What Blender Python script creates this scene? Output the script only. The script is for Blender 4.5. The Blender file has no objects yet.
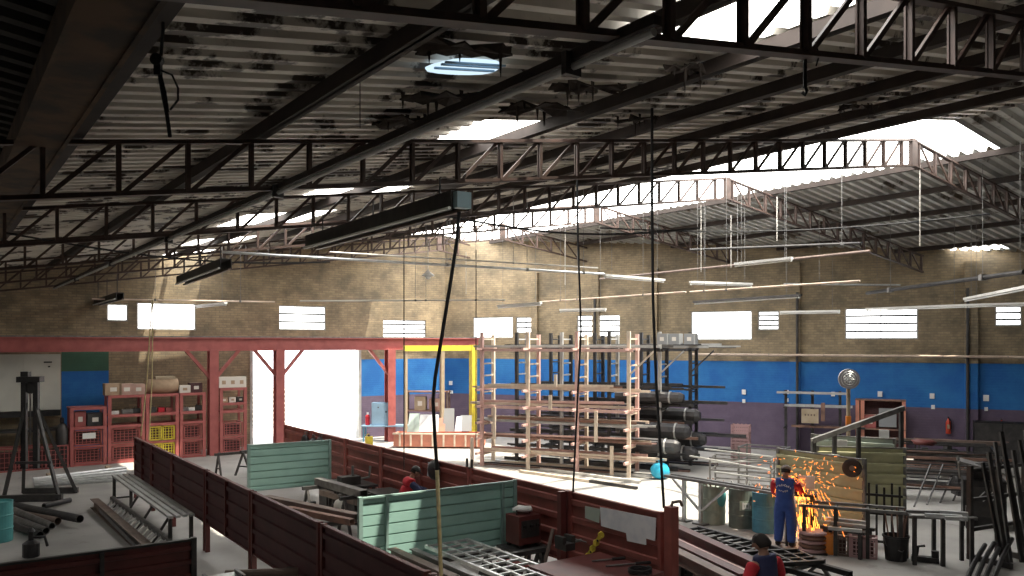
import bpy, bmesh, math, random
from mathutils import Vector, Matrix
RND = random.Random(11)
COL = bpy.context.scene.collection
SC = bpy.context.scene
F = 816.0; CX = 512.0; HY = 342.0; H = 4.4          # focal length in pixels, image centre, horizon row, eye height
D1 = Vector((-.581, .814, 0)).normalized()           # along the hall (ridge, purlins, welding booths)
D2 = Vector((.814, .581, 0)).normalized()            # across the hall (trusses)
A0 = math.atan2(D2.y, D2.x)                          # rotation of a frame with x = D2, y = D1
WD = Vector((.906, -.423, 0)).normalized()           # along the oblique side wall
WN = Vector((.423, .906, 0)).normalized()
AW = math.atan2(WD.y, WD.x)
UB = 34.5                                            # back wall at this distance along D1
VR = 19.5                                            # ridge at this distance along D2

def P(u, v, z=0.0):
    p = D1 * u + D2 * v
    return Vector((p.x, p.y, z))
def ray(px, py): return Vector(((px - CX) / F, 1.0, (HY - py) / F))
CAM = Vector((0, 0, H))
def on_z(px, py, z=0.0):
    d = ray(px, py); return CAM + d * ((z - H) / d.z)
def at_y(px, py, y): return CAM + ray(px, py) * y
def on_u(px, py, u):
    d = ray(px, py); return CAM + d * (u / d.dot(D1))
def on_v(px, py, v):
    d = ray(px, py); return CAM + d * (v / d.dot(D2))
def uv(p): return p.dot(D1), p.dot(D2)
def zroof(v):
    if v < .9: return 6.88 + (.9 - v) * .145
    if v < VR: return 6.75 + .145 * v
    return 6.75 + .145 * VR - .145 * (v - VR)
def zbot(v): return (6.75 + .145 * v if v < VR else 6.75 + .145 * VR - .145 * (v - VR)) - .87

# ---------------------------------------------------------------- materials
def mat(name, col, rough=.6, metal=0.0, col2=None, scale=6.0, lo=.4, hi=.65, bump=0.0, bscale=40.0, stain=None, sscale=.6, slo=.55, shi=.62, emit=None, detail=6.0):
    m = bpy.data.materials.new(name); m.use_nodes = True
    nt = m.node_tree; N = nt.nodes; L = nt.links
    b = N['Principled BSDF']
    b.inputs['Roughness'].default_value = rough
    b.inputs['Metallic'].default_value = metal
    b.inputs['Base Color'].default_value = (*col, 1)
    geo = N.new('ShaderNodeNewGeometry')
    last = None
    if col2 is not None:
        n = N.new('ShaderNodeTexNoise'); n.inputs['Scale'].default_value = scale; n.inputs['Detail'].default_value = detail
        L.new(geo.outputs['Position'], n.inputs['Vector'])
        r = N.new('ShaderNodeValToRGB'); r.color_ramp.elements[0].position = lo; r.color_ramp.elements[1].position = hi
        r.color_ramp.elements[0].color = (*col, 1); r.color_ramp.elements[1].color = (*col2, 1)
        L.new(n.outputs['Fac'], r.inputs['Fac']); last = r.outputs['Color']
    if stain is not None:
        n = N.new('ShaderNodeTexNoise'); n.inputs['Scale'].default_value = sscale; n.inputs['Detail'].default_value = 9; n.inputs['Roughness'].default_value = .65
        L.new(geo.outputs['Position'], n.inputs['Vector'])
        r = N.new('ShaderNodeValToRGB'); r.color_ramp.elements[0].position = slo; r.color_ramp.elements[1].position = shi
        r.color_ramp.elements[0].color = (0, 0, 0, 1); r.color_ramp.elements[1].color = (1, 1, 1, 1)
        L.new(n.outputs['Fac'], r.inputs['Fac'])
        mx = N.new('ShaderNodeMix'); mx.data_type = 'RGBA'
        L.new(r.outputs['Color'], mx.inputs['Factor'])
        if last: L.new(last, mx.inputs['A'])
        else: mx.inputs['A'].default_value = (*col, 1)
        mx.inputs['B'].default_value = (*stain, 1); last = mx.outputs['Result']
    if last: L.new(last, b.inputs['Base Color'])
    if bump:
        n = N.new('ShaderNodeTexNoise'); n.inputs['Scale'].default_value = bscale
        L.new(geo.outputs['Position'], n.inputs['Vector'])
        bp = N.new('ShaderNodeBump'); bp.inputs['Strength'].default_value = bump; bp.inputs['Distance'].default_value = .02
        L.new(n.outputs['Fac'], bp.inputs['Height']); L.new(bp.outputs['Normal'], b.inputs['Normal'])
    if emit:
        b.inputs['Emission Color'].default_value = (*emit[0], 1); b.inputs['Emission Strength'].default_value = emit[1]
    return m

def pane_mat(name, col, strength, through):
    """daylit translucent sheet: glows with the daylight behind it and lets part of the sun through"""
    m = bpy.data.materials.new(name); m.use_nodes = True
    nt = m.node_tree; N = nt.nodes; L = nt.links
    for n in list(N): N.remove(n)
    o = N.new('ShaderNodeOutputMaterial'); e = N.new('ShaderNodeEmission'); t = N.new('ShaderNodeBsdfTransparent'); x = N.new('ShaderNodeMixShader')
    e.inputs['Color'].default_value = (*col, 1); e.inputs['Strength'].default_value = strength
    t.inputs['Color'].default_value = (1, .97, .9, 1)
    x.inputs['Fac'].default_value = through
    L.new(e.outputs[0], x.inputs[1]); L.new(t.outputs[0], x.inputs[2]); L.new(x.outputs[0], o.inputs['Surface'])
    return m

M = {}
M['floor'] = mat('concrete', (.40, .385, .365), .75, col2=(.30, .29, .275), scale=.7, lo=.38, hi=.7, bump=.12, bscale=14, stain=(.22, .205, .19), sscale=1.3, slo=.6, shi=.72)
M['roof'] = mat('corrugated_sheet', (.70, .66, .59), .55, .0, col2=(.52, .48, .42), scale=1.3, stain=(.05, .036, .026), sscale=1.1, slo=.525, shi=.57)
M['roof_right'] = mat('corrugated_sheet_grey', (.58, .58, .55), .55, .0, col2=(.42, .42, .40), scale=1.1, stain=(.10, .075, .05), sscale=.8, slo=.56, shi=.63)
M['truss'] = mat('rusty_primer', (.085, .052, .042), .6, .1, col2=(.05, .032, .026), scale=5)
M['purlin'] = mat('purlin_steel', (.04, .028, .023), .8, .0, col2=(.026, .018, .015), scale=3)
M['gutter'] = mat('rusted_gutter', (.095, .05, .022), .85, .0, col2=(.03, .018, .01), scale=2.5)
M['redbeam'] = mat('red_oxide_beam', (.42, .12, .11), .5, col2=(.34, .09, .085), scale=3)
M['maroon'] = mat('maroon_paint', (.145, .036, .032), .5, col2=(.105, .028, .026), scale=3, bump=.04)
M['maroon_dark'] = mat('dark_maroon_paint', (.095, .03, .032), .55, col2=(.07, .024, .026), scale=3, bump=.04)
M['oxide'] = mat('oxide_red_paint', (.29, .078, .062), .55, col2=(.21, .06, .05), scale=3, bump=.04)
M['green'] = mat('pale_green_paint', (.33, .54, .48), .45, col2=(.29, .48, .43), scale=2.2)
M['green_trim'] = mat('grey_green_trim', (.24, .36, .33), .5)
M['olive'] = mat('olive_sheet', (.50, .48, .30), .5, .0, col2=(.40, .39, .26), scale=2.5)
M['sage'] = mat('sage_sheet', (.42, .47, .41), .5, .0, col2=(.35, .40, .36), scale=2.5)
M['yellow'] = mat('yellow_paint', (.75, .60, .06), .5, col2=(.62, .48, .06), scale=4)
M['salmon'] = mat('salmon_paint', (.62, .25, .17), .6, col2=(.52, .21, .15), scale=4)
M['cream'] = mat('cream_primer', (.76, .66, .54), .6, col2=(.64, .53, .43), scale=5)
M['pinkpaint'] = mat('pink_primer', (.72, .48, .43), .6, col2=(.62, .40, .36), scale=5)
M['tube_beige'] = mat('beige_tube', (.70, .56, .45), .5, .0, col2=(.56, .43, .35), scale=3)
M['tube_grey'] = mat('grey_tube', (.50, .50, .49), .45, .2, col2=(.38, .38, .37), scale=3)
M['tube_dark'] = mat('dark_tube', (.055, .055, .06), .5, .4, col2=(.09, .085, .085), scale=3)
M['tube_rust'] = mat('rusty_tube', (.27, .15, .11), .65, .2, col2=(.17, .10, .08), scale=4)
M['galv'] = mat('galvanised', (.62, .63, .63), .35, .6, col2=(.48, .49, .5), scale=6)
M['white_metal'] = mat('white_metal', (.74, .73, .70), .45, col2=(.66, .65, .62), scale=3)
M['white'] = mat('white_sheet', (.80, .81, .83), .6, col2=(.70, .72, .76), scale=6, stain=(.25, .27, .30), sscale=5, slo=.66, shi=.7)
M['cab_white'] = mat('cabinet_white', (.60, .60, .54), .5, col2=(.54, .54, .49), scale=1.5)
M['black'] = mat('black_steel', (.022, .021, .022), .45, .3, col2=(.035, .033, .033), scale=6)
M['char'] = mat('charcoal_steel', (.05, .048, .048), .5, .4, col2=(.075, .07, .068), scale=5)
M['steel'] = mat('bare_steel', (.24, .235, .23), .45, .6, col2=(.16, .155, .15), scale=6)
M['brownsteel'] = mat('brown_steel', (.20, .145, .12), .55, .3, col2=(.13, .095, .08), scale=4)
M['drum_green'] = mat('drum_grey_green', (.36, .42, .35), .55, col2=(.27, .32, .27), scale=5)
M['drum_dark'] = mat('drum_dark_green', (.19, .215, .185), .5, col2=(.13, .15, .13), scale=5)
M['drum_blue'] = mat('drum_blue', (.09, .30, .42), .5, col2=(.07, .23, .33), scale=5)
M['teal'] = mat('teal_plastic', (.10, .36, .36), .5, col2=(.08, .29, .30), scale=4)
M['cyan'] = mat('turquoise_plastic', (.03, .42, .68), .35, col2=(.05, .52, .76), scale=14, bump=.6, bscale=9)
M['orange'] = mat('orange_plastic', (.75, .24, .03), .5, col2=(.62, .19, .03), scale=6)
M['rope_black'] = mat('black_rope', (.02, .02, .022), .8)
M['rope_yellow'] = mat('yellow_rope', (.66, .55, .28), .8, col2=(.5, .42, .24), scale=12)
M['denim'] = mat('blue_coverall', (.045, .10, .36), .85, col2=(.035, .08, .29), scale=9, bump=.3, bscale=22)
M['navy'] = mat('navy_vest', (.03, .035, .10), .85, col2=(.025, .028, .075), scale=9, bump=.3, bscale=22)
M['redcloth'] = mat('red_cloth', (.55, .025, .04), .85, col2=(.45, .02, .035), scale=9, bump=.3, bscale=22)
M['skin'] = mat('skin', (.36, .19, .13), .55)
M['hair'] = mat('dark_hair', (.02, .014, .012), .8)
M['cap'] = mat('grey_brown_cap', (.19, .16, .14), .9)
M['boot'] = mat('black_boot', (.015, .015, .018), .6)
M['box_card'] = mat('cardboard', (.46, .33, .22), .8, col2=(.38, .27, .18), scale=5)
M['box_pink'] = mat('pinkish_carton', (.52, .34, .28), .8, col2=(.44, .28, .23), scale=5)
M['box_white'] = mat('white_carton', (.72, .68, .62), .8)
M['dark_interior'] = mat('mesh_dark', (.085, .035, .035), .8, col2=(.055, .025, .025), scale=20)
M['ply'] = mat('plywood', (.42, .34, .24), .7, col2=(.36, .28, .19), scale=4)
M['fan'] = mat('fan_grey', (.30, .30, .33), .5, .2)
M['debris'] = mat('torn_felt', (.028, .02, .016), .95, col2=(.05, .036, .028), scale=8)
M['grip'] = mat('label_white', (.8, .8, .78), .6)
M['blueglass'] = mat('pale_blue_cap', (.32, .47, .52), .35)
M['fluoro'] = mat('tube_lamp', (.8, .8, .78), .4)
M['bluecab'] = mat('light_blue_cabinet', (.30, .46, .62), .5, col2=(.26, .40, .55), scale=3)
M['sheetglass'] = mat('green_glass_sheet', (.42, .52, .48), .15)
M['greysheet'] = mat('grey_sheet', (.30, .31, .32), .5, .2)
M['crate_pink'] = mat('pink_crate', (.48, .30, .30), .7)
M['wire'] = mat('wire_rod', (.60, .57, .52), .5, .3)
M['outside'] = mat('outside_ground', (.75, .72, .66), .8)
M['spark'] = mat('hot_spark', (1, .5, .1), .5, emit=((1.0, .24, .03), 3.2))
M['sparkglow'] = mat('hot_spark_core', (1, .6, .2), .5, emit=((1.0, .36, .05), 5.0))
M['pane_sky'] = pane_mat('skylight_sheet', (1.0, .985, .95), 7.5, .35)
M['pane_win'] = pane_mat('window_pane', (1.0, 1.0, 1.0), 4.5, .3)
M['pane_blue'] = pane_mat('patched_sheet', (.62, .80, .95), .9, .2)

def wall_mat():
    m = bpy.data.materials.new('painted_brick'); m.use_nodes = True
    nt = m.node_tree; N = nt.nodes; L = nt.links; b = N['Principled BSDF']; b.inputs['Roughness'].default_value = .8
    geo = N.new('ShaderNodeNewGeometry'); sep = N.new('ShaderNodeSeparateXYZ'); L.new(geo.outputs['Position'], sep.inputs[0])
    def math_(op, a, bb, c=None):
        n = N.new('ShaderNodeMath'); n.operation = op
        for i, x in enumerate((a, bb)):
            if isinstance(x, (int, float)): n.inputs[i].default_value = x
            else: L.new(x, n.inputs[i])
        return n.outputs[0]
    def dotv(vec):
        n = N.new('ShaderNodeVectorMath'); n.operation = 'DOT_PRODUCT'; L.new(geo.outputs['Position'], n.inputs[0]); n.inputs[1].default_value = vec; return n.outputs['Value']
    z = sep.outputs['Z']; v = dotv(D2); u = dotv(D1)
    s = math_('SUBTRACT', v, u)
    comb = N.new('ShaderNodeCombineXYZ'); L.new(s, comb.inputs[0]); L.new(z, comb.inputs[1])
    br = N.new('ShaderNodeTexBrick'); L.new(comb.outputs[0], br.inputs['Vector']); br.inputs['Scale'].default_value = 1
    br.inputs['Brick Width'].default_value = .30; br.inputs['Row Height'].default_value = .10; br.inputs['Mortar Size'].default_value = .014
    br.inputs['Color1'].default_value = (.375, .295, .19, 1); br.inputs['Color2'].default_value = (.28, .22, .145, 1); br.inputs['Mortar'].default_value = (.26, .215, .155, 1)
    no = N.new('ShaderNodeTexNoise'); no.inputs['Scale'].default_value = 1.1; no.inputs['Detail'].default_value = 9; no.inputs['Roughness'].default_value = .65
    L.new(geo.outputs['Position'], no.inputs['Vector'])
    ra = N.new('ShaderNodeValToRGB'); ra.color_ramp.elements[0].position = .36; ra.color_ramp.elements[0].color = (.58, .59, .6, 1); ra.color_ramp.elements[1].position = .65; ra.color_ramp.elements[1].color = (1.15, 1.12, 1.05, 1)
    L.new(no.outputs['Fac'], ra.inputs['Fac'])
    mu = N.new('ShaderNodeMix'); mu.data_type = 'RGBA'; mu.blend_type = 'MULTIPLY'; mu.inputs['Factor'].default_value = 1
    L.new(br.outputs['Color'], mu.inputs['A']); L.new(ra.outputs['Color'], mu.inputs['B'])
    col = mu.outputs['Result']
    def over(col, fac, c):
        x = N.new('ShaderNodeMix'); x.data_type = 'RGBA'; L.new(fac, x.inputs['Factor']); L.new(col, x.inputs['A'])
        if isinstance(c, tuple): x.inputs['B'].default_value = (*c, 1)
        else: L.new(c, x.inputs['B'])
        return x.outputs['Result']
    # paint patches with worn noise
    def paint(a, bb):
        r = N.new('ShaderNodeValToRGB'); r.color_ramp.elements[0].position = .4; r.color_ramp.elements[0].color = (*a, 1); r.color_ramp.elements[1].position = .72; r.color_ramp.elements[1].color = (*bb, 1)
        L.new(no.outputs['Fac'], r.inputs['Fac']); return r.outputs['Color']
    zoneR = math_('MAXIMUM', math_('GREATER_THAN', v, 16.0), 0.0)
    zoneL = math_('MULTIPLY', math_('GREATER_THAN', v, 4.0), math_('LESS_THAN', v, 5.6))
    below = math_('LESS_THAN', z, 3.6)
    zone = math_('MAXIMUM', zoneR, zoneL)
    blue = math_('MULTIPLY', below, zone)
    col = over(col, blue, paint((.015, .13, .42), (.03, .20, .50)))
    purple = math_('MULTIPLY', math_('LESS_THAN', z, 1.9), zoneR)
    col = over(col, purple, paint((.115, .085, .135), (.16, .12, .18)))
    green = math_('MULTIPLY', zoneL, math_('MULTIPLY', math_('GREATER_THAN', z, 3.3), math_('LESS_THAN', z, 4.3)))
    col = over(col, green, paint((.05, .12, .08), (.06, .15, .10)))
    L.new(col, b.inputs['Base Color'])
    bp = N.new('ShaderNodeBump'); bp.inputs['Strength'].default_value = .35; bp.inputs['Distance'].default_value = .03
    L.new(br.outputs['Fac'], bp.inputs['Height']); bp.invert = True; L.new(bp.outputs['Normal'], b.inputs['Normal'])
    return m
M['wall'] = wall_mat()
M['roof_shade_tint'] = mat('shade_tinted_sheet', (.075, .065, .055), .8, col2=(.04, .034, .03), scale=1.2)  # shade of the neighbouring bay put into the sheet's dark colour
M['plaster'] = mat('grey_plaster', (.16, .15, .14), .85, col2=(.11, .10, .095), scale=1.2)

# ---------------------------------------------------------------- mesh building
MW = {}          # object name -> world matrix of its local frame
class MB:
    def __init__(self): self.v = []; self.f = []
    def add(self, vs, fs):
        b = len(self.v); self.v += [Vector(x) for x in vs]; self.f += [tuple(i + b for i in q) for q in fs]; return self
    def box(self, c, s, rz=0.0):
        c = Vector(c); m = Matrix.Rotation(rz, 3, 'Z'); vs = []
        for dz in (-.5, .5):
            for dx, dy in ((-.5, -.5), (.5, -.5), (.5, .5), (-.5, .5)):
                vs.append(c + m @ Vector((dx * s[0], dy * s[1], dz * s[2])))
        return self.add(vs, [(3, 2, 1, 0), (4, 5, 6, 7), (0, 1, 5, 4), (1, 2, 6, 5), (2, 3, 7, 6), (3, 0, 4, 7)])
    def bar(self, a, b, w, h=None, up=(0, 0, 1)):
        a = Vector(a); b = Vector(b); h = h or w; d = (b - a)
        if d.length < 1e-6: return self
        d.normalize(); up = Vector(up)
        if abs(d.dot(up)) > .98: up = Vector((0, 1, 0)) if abs(d.y) < .9 else Vector((1, 0, 0))
        s = d.cross(up).normalized(); t = s.cross(d).normalized(); vs = []
        for p in (a, b):
            for x, y in ((-.5, -.5), (.5, -.5), (.5, .5), (-.5, .5)): vs.append(p + s * x * w + t * y * h)
        return self.add(vs, [(3, 2, 1, 0), (4, 5, 6, 7), (0, 1, 5, 4), (1, 2, 6, 5), (2, 3, 7, 6), (3, 0, 4, 7)])
    def angle(self, a, b, w, t=.008, up=(0, 0, 1)):
        """L-section bar"""
        a = Vector(a); b = Vector(b); d = (b - a).normalized(); up = Vector(up)
        if abs(d.dot(up)) > .98: up = Vector((0, 1, 0))
        s = d.cross(up).normalized(); q = s.cross(d).normalized()
        pr = [(0, 0), (w, 0), (w, t), (t, t), (t, w), (0, w)]
        vs = [p + s * (x - w / 2) + q * (y - w / 2) for p in (a, b) for x, y in pr]
        n = 6
        return self.add(vs, [tuple(range(n))[::-1], tuple(range(n, 2 * n))] + [(i, (i + 1) % n, n + (i + 1) % n, n + i) for i in range(n)])
    def path(self, pts, r, n=6, r_end=None):
        pts = [Vector(p) for p in pts]; k = len(pts); vs = []; prev = None
        for i, p in enumerate(pts):
            d = (pts[min(i + 1, k - 1)] - pts[max(i - 1, 0)]).normalized()
            if prev is None: prev = Vector((0, 0, 1)) if abs(d.z) < .9 else Vector((1, 0, 0))
            s = d.cross(prev).normalized(); t = s.cross(d).normalized(); prev = t
            rr = r if r_end is None else r + (r_end - r) * i / (k - 1)
            if isinstance(r, (list, tuple)): rr = r[i]
            for j in range(n):
                a = 2 * math.pi * j / n; vs.append(p + s * math.cos(a) * rr + t * math.sin(a) * rr)
        fs = [(i * n + j, i * n + (j + 1) % n, (i + 1) * n + (j + 1) % n, (i + 1) * n + j) for i in range(k - 1) for j in range(n)]
        fs += [tuple(range(n))[::-1], tuple((k - 1) * n + j for j in range(n))]
        return self.add(vs, fs)
    def tube(self, a, b, r, n=8): return self.path([a, b], r, n)
    def pipe(self, a, b, r, t=.006, n=10):
        """open hollow tube"""
        a = Vector(a); b = Vector(b); d = (b - a).normalized(); up = Vector((0, 0, 1)) if abs(d.z) < .9 else Vector((1, 0, 0))
        s = d.cross(up).normalized(); q = s.cross(d).normalized(); vs = []
        for p, rr in ((a, r), (b, r), (b, r - t), (a, r - t)):
            for j in range(n):
                g = 2 * math.pi * j / n; vs.append(p + s * math.cos(g) * rr + q * math.sin(g) * rr)
        fs = [(k * n + j, k * n + (j + 1) % n, ((k + 1) % 4) * n + (j + 1) % n, ((k + 1) % 4) * n + j) for k in range(4) for j in range(n)]
        return self.add(vs, fs)
    def hollow(self, a, b, w, h, t=.006):
        """open rectangular hollow section"""
        a = Vector(a); b = Vector(b); d = (b - a).normalized(); up = Vector((0, 0, 1))
        s = d.cross(up).normalized(); q = s.cross(d).normalized(); vs = []
        for p, k in ((a, 0), (b, 0), (b, t), (a, t)):
            for x, y in ((-1, -1), (1, -1), (1, 1), (-1, 1)): vs.append(p + s * x * (w / 2 - k) + q * y * (h / 2 - k))
        return self.add(vs, [(k * 4 + j, k * 4 + (j + 1) % 4, ((k + 1) % 4) * 4 + (j + 1) % 4, ((k + 1) % 4) * 4 + j) for k in range(4) for j in range(4)])
    def lathe(self, prof, c=(0, 0, 0), n=20, axis='Z'):
        c = Vector(c); vs = []; k = len(prof)
        for r, z in prof:
            for j in range(n):
                a = 2 * math.pi * j / n; x, y = r * math.cos(a), r * math.sin(a)
                vs.append(c + (Vector((x, y, z)) if axis == 'Z' else Vector((x, z, y)) if axis == 'Y' else Vector((z, x, y))))
        fs = [(i * n + j, i * n + (j + 1) % n, (i + 1) * n + (j + 1) % n, (i + 1) * n + j) for i in range(k - 1) for j in range(n)]
        fs += [tuple(range(n))[::-1], tuple((k - 1) * n + j for j in range(n))]
        return self.add(vs, fs)
    def prism(self, poly, d):
        """polygon (list of 3-D points) thickened by vector d"""
        d = Vector(d); n = len(poly); vs = [Vector(p) for p in poly] + [Vector(p) + d for p in poly]
        return self.add(vs, [tuple(range(n))[::-1], tuple(range(n, 2 * n))] + [(i, (i + 1) % n, n + (i + 1) % n, n + i) for i in range(n)])
    def ribbed(self, x0, x1, z0, z1, pitch=.2, amp=.03, t=.012, y=0.0, narrow=.28, flank=.06):
        """trapezoid-ribbed sheet standing in the xz plane, ribs along x"""
        pr = []; n = max(1, round((z1 - z0) / pitch)); p = (z1 - z0) / n
        pr.append((z0, 0))
        for i in range(n):
            a = z0 + i * p
            pr += [(a + p * (.5 - narrow / 2 - flank), 0), (a + p * (.5 - narrow / 2), amp), (a + p * (.5 + narrow / 2), amp), (a + p * (.5 + narrow / 2 + flank), 0)]
        pr.append((z1, 0)); k = len(pr)
        vs = [Vector((x, y - q + o, z)) for x in (x0, x1) for o in (0, t) for z, q in pr]
        fs = []
        for i in range(k - 1):
            fs.append((i, 2 * k + i, 2 * k + i + 1, i + 1)); fs.append((k + i, k + i + 1, 3 * k + i + 1, 3 * k + i))
            fs.append((i, i + 1, k + i + 1, k + i)); fs.append((2 * k + i, 3 * k + i, 3 * k + i + 1, 2 * k + i + 1))
        fs += [(0, k, 3 * k, 2 * k), (k - 1, 3 * k - 1, 4 * k - 1, 2 * k - 1)] if False else [(0, k, 3 * k, 2 * k), (k - 1, 2 * k + k - 1, 3 * k + k - 1, k + k - 1)]
        return self.add(vs, fs)
    def ico(self, c, r, sub=1, sc=(1, 1, 1), jit=0.0):
        bm = bmesh.new(); bmesh.ops.create_icosphere(bm, subdivisions=sub, radius=1)
        vs = []
        for v in bm.verts:
            k = 1 + (RND.random() - .5) * jit; vs.append(Vector(c) + Vector((v.co.x * r * sc[0] * k, v.co.y * r * sc[1] * k, v.co.z * r * sc[2] * k)))
        bm.verts.ensure_lookup_table(); fs = [tuple(v.index for v in f.verts) for f in bm.faces]; bm.free()
        return self.add(vs, fs)
    def build(self, name, m, parent=None, world=False, smooth=False):
        vs = self.v; loc = Vector((0, 0, 0)); mw = Matrix.Identity(4)
        if parent is not None:
            mw = MW[parent.name]
            if world:
                inv = mw.inverted(); vs = [inv @ x for x in vs]
        else:
            mn = [min(x[i] for x in vs) for i in range(3)]; mx_ = [max(x[i] for x in vs) for i in range(3)]
            loc = Vector(((mn[0] + mx_[0]) / 2, (mn[1] + mx_[1]) / 2, mn[2])); vs = [x - loc for x in vs]; mw = Matrix.Translation(loc)
        me = bpy.data.meshes.new(name); me.from_pydata([tuple(x) for x in vs], [], self.f); me.update()
        bm = bmesh.new(); bm.from_mesh(me); bmesh.ops.recalc_face_normals(bm, faces=bm.faces); bm.to_mesh(me); bm.free()
        if smooth: me.shade_smooth()
        me.materials.append(M[m] if isinstance(m, str) else m)
        o = bpy.data.objects.new(name, me); COL.objects.link(o)
        if parent is not None: o.parent = parent
        else: o.location = loc
        MW[o.name] = mw
        return o

def tag(o, label, cat, group=None, kind=None):
    o['label'] = label; o['category'] = cat
    if group: o['group'] = group
    if kind: o['kind'] = kind
    return o
def struct(o, label=None):
    o['kind'] = 'structure'
    if label: o['label'] = label
    return o
def T(name, label, cat, loc, rz=0.0, group=None):
    o = bpy.data.objects.new(name, None); COL.objects.link(o); o.empty_display_size = .2
    o.location = loc; o.rotation_euler = (0, 0, rz); tag(o, label, cat, group)
    MW[o.name] = Matrix.Translation(Vector(loc)) @ Matrix.Rotation(rz, 4, 'Z')
    return o
def SE(name, loc, rz=0.0):
    o = bpy.data.objects.new(name, None); COL.objects.link(o); o.location = loc; o.rotation_euler = (0, 0, rz); o['kind'] = 'structure'
    MW[o.name] = Matrix.Translation(Vector(loc)) @ Matrix.Rotation(rz, 4, 'Z'); return o
def dup_part(o, parent, loc=None):
    c = o.copy(); COL.objects.link(c); c.parent = parent
    if loc is not None: c.location = loc
    MW[c.name] = MW[parent.name]; return c
ORD = ['first', 'second', 'third', 'fourth', 'fifth', 'sixth', 'seventh', 'eighth', 'ninth', 'tenth', 'eleventh', 'twelfth']
# ================================================================ the shell
fb = MB(); fb.box((6, 18, -.1), (64, 64, .2))
struct(fb.build('floor', 'floor'), 'worn grey concrete workshop floor')

def wall(name, p0, p1, ztop, holes, m, t=.22, zends=None):
    """wall along p0->p1 (inner face on that line), outside at local +y, rectangular holes (s0,s1,z0,z1)"""
    d = (p1 - p0); Ln = d.length; rz = math.atan2(d.y, d.x)
    ss = sorted({0.0, Ln, *[h[0] for h in holes], *[h[1] for h in holes]}); zz = sorted({0.0, ztop, *[h[2] for h in holes], *[h[3] for h in holes]})
    o = SE(name, p0, rz); mb = MB()
    def solid(i, j):
        if i < 0 or j < 0 or i >= len(ss) - 1 or j >= len(zz) - 1: return False
        a, b = (ss[i] + ss[i + 1]) / 2, (zz[j] + zz[j + 1]) / 2
        return not any(h[0] < a < h[1] and h[2] < b < h[3] for h in holes)
    for i in range(len(ss) - 1):
        for j in range(len(zz) - 1):
            if not solid(i, j): continue
            x0, x1, z0, z1 = ss[i], ss[i + 1], zz[j], zz[j + 1]
            mb.add([(x0, 0, z0), (x1, 0, z0), (x1, 0, z1), (x0, 0, z1)], [(0, 1, 2, 3)])
            mb.add([(x0, t, z0), (x1, t, z0), (x1, t, z1), (x0, t, z1)], [(3, 2, 1, 0)])
            for (di, dj, q) in ((-1, 0, [(x0, 0, z0), (x0, 0, z1), (x0, t, z1), (x0, t, z0)]), (1, 0, [(x1, 0, z0), (x1, t, z0), (x1, t, z1), (x1, 0, z1)]),
                                (0, -1, [(x0, 0, z0), (x0, t, z0), (x1, t, z0), (x1, 0, z0)]), (0, 1, [(x0, 0, z1), (x1, 0, z1), (x1, t, z1), (x0, t, z1)])):
                if not solid(i + di, j + dj): mb.add(q, [(0, 1, 2, 3)])
    me = mb.build('wall_face', m, o)
    me['kind'] = 'structure'
    return o
# corner where back wall and oblique side wall meet
k = UB; t_c = -.082; y_c = UB / (D1.y + D1.x * t_c)
CORNER = Vector((t_c * y_c, y_c, 0))
def s_back(px): return uv(on_u(px, 340, UB))[1] - BACK0v
BACK0v = -9.0
def side_pt(px, py):
    d = ray(px, py); tt = CORNER.dot(WN) / d.dot(WN); return CAM + d * tt
def s_side(px): return (side_pt(px, 340) - CORNER).dot(WD)
WINS = []
def back_hole(x0, y0, x1, y1):
    return (s_back(x0), s_back(x1), on_u((x0 + x1) / 2, y1, UB).z, on_u((x0 + x1) / 2, y0, UB).z)
def side_hole(x0, y0, x1, y1):
    return (s_side(x0), s_side(x1), side_pt((x0 + x1) / 2, y1).z, side_pt((x0 + x1) / 2, y0).z)
back_px = [(107, 304, 128, 321), (137, 303, 196, 330), (279, 306, 326, 330), (383, 320, 426, 338)]
side_px = [(473, 317, 513, 338), (516, 317, 535, 333), (577, 315, 620, 337), (691, 311, 752, 340), (758, 311, 779, 330), (845, 308, 918, 339), (995, 306, 1022, 326)]
bh = [back_hole(*q) for q in back_px]; sh = [side_hole(*q) for q in side_px]
door = (s_back(250), s_back(361), 0.0, 4.32)
cv = uv(CORNER)[1]
wb = wall('wall_back', P(UB, BACK0v), CORNER, 9.75, bh + [door], 'wall')
ws = wall('wall_right', CORNER, CORNER + WD * 24.5, 9.75, sh, 'wall')
endp = CORNER + WD * 24.5; eu, ev = uv(endp)
wall('wall_side', endp, P(-7, ev), 9.75, [], 'plaster')
wall('wall_front', P(-7, ev), P(-7, BACK0v), 9.75, [], 'plaster')
wall('wall_left', P(-7, BACK0v), P(UB, BACK0v), 9.75, [], 'plaster')
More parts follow.
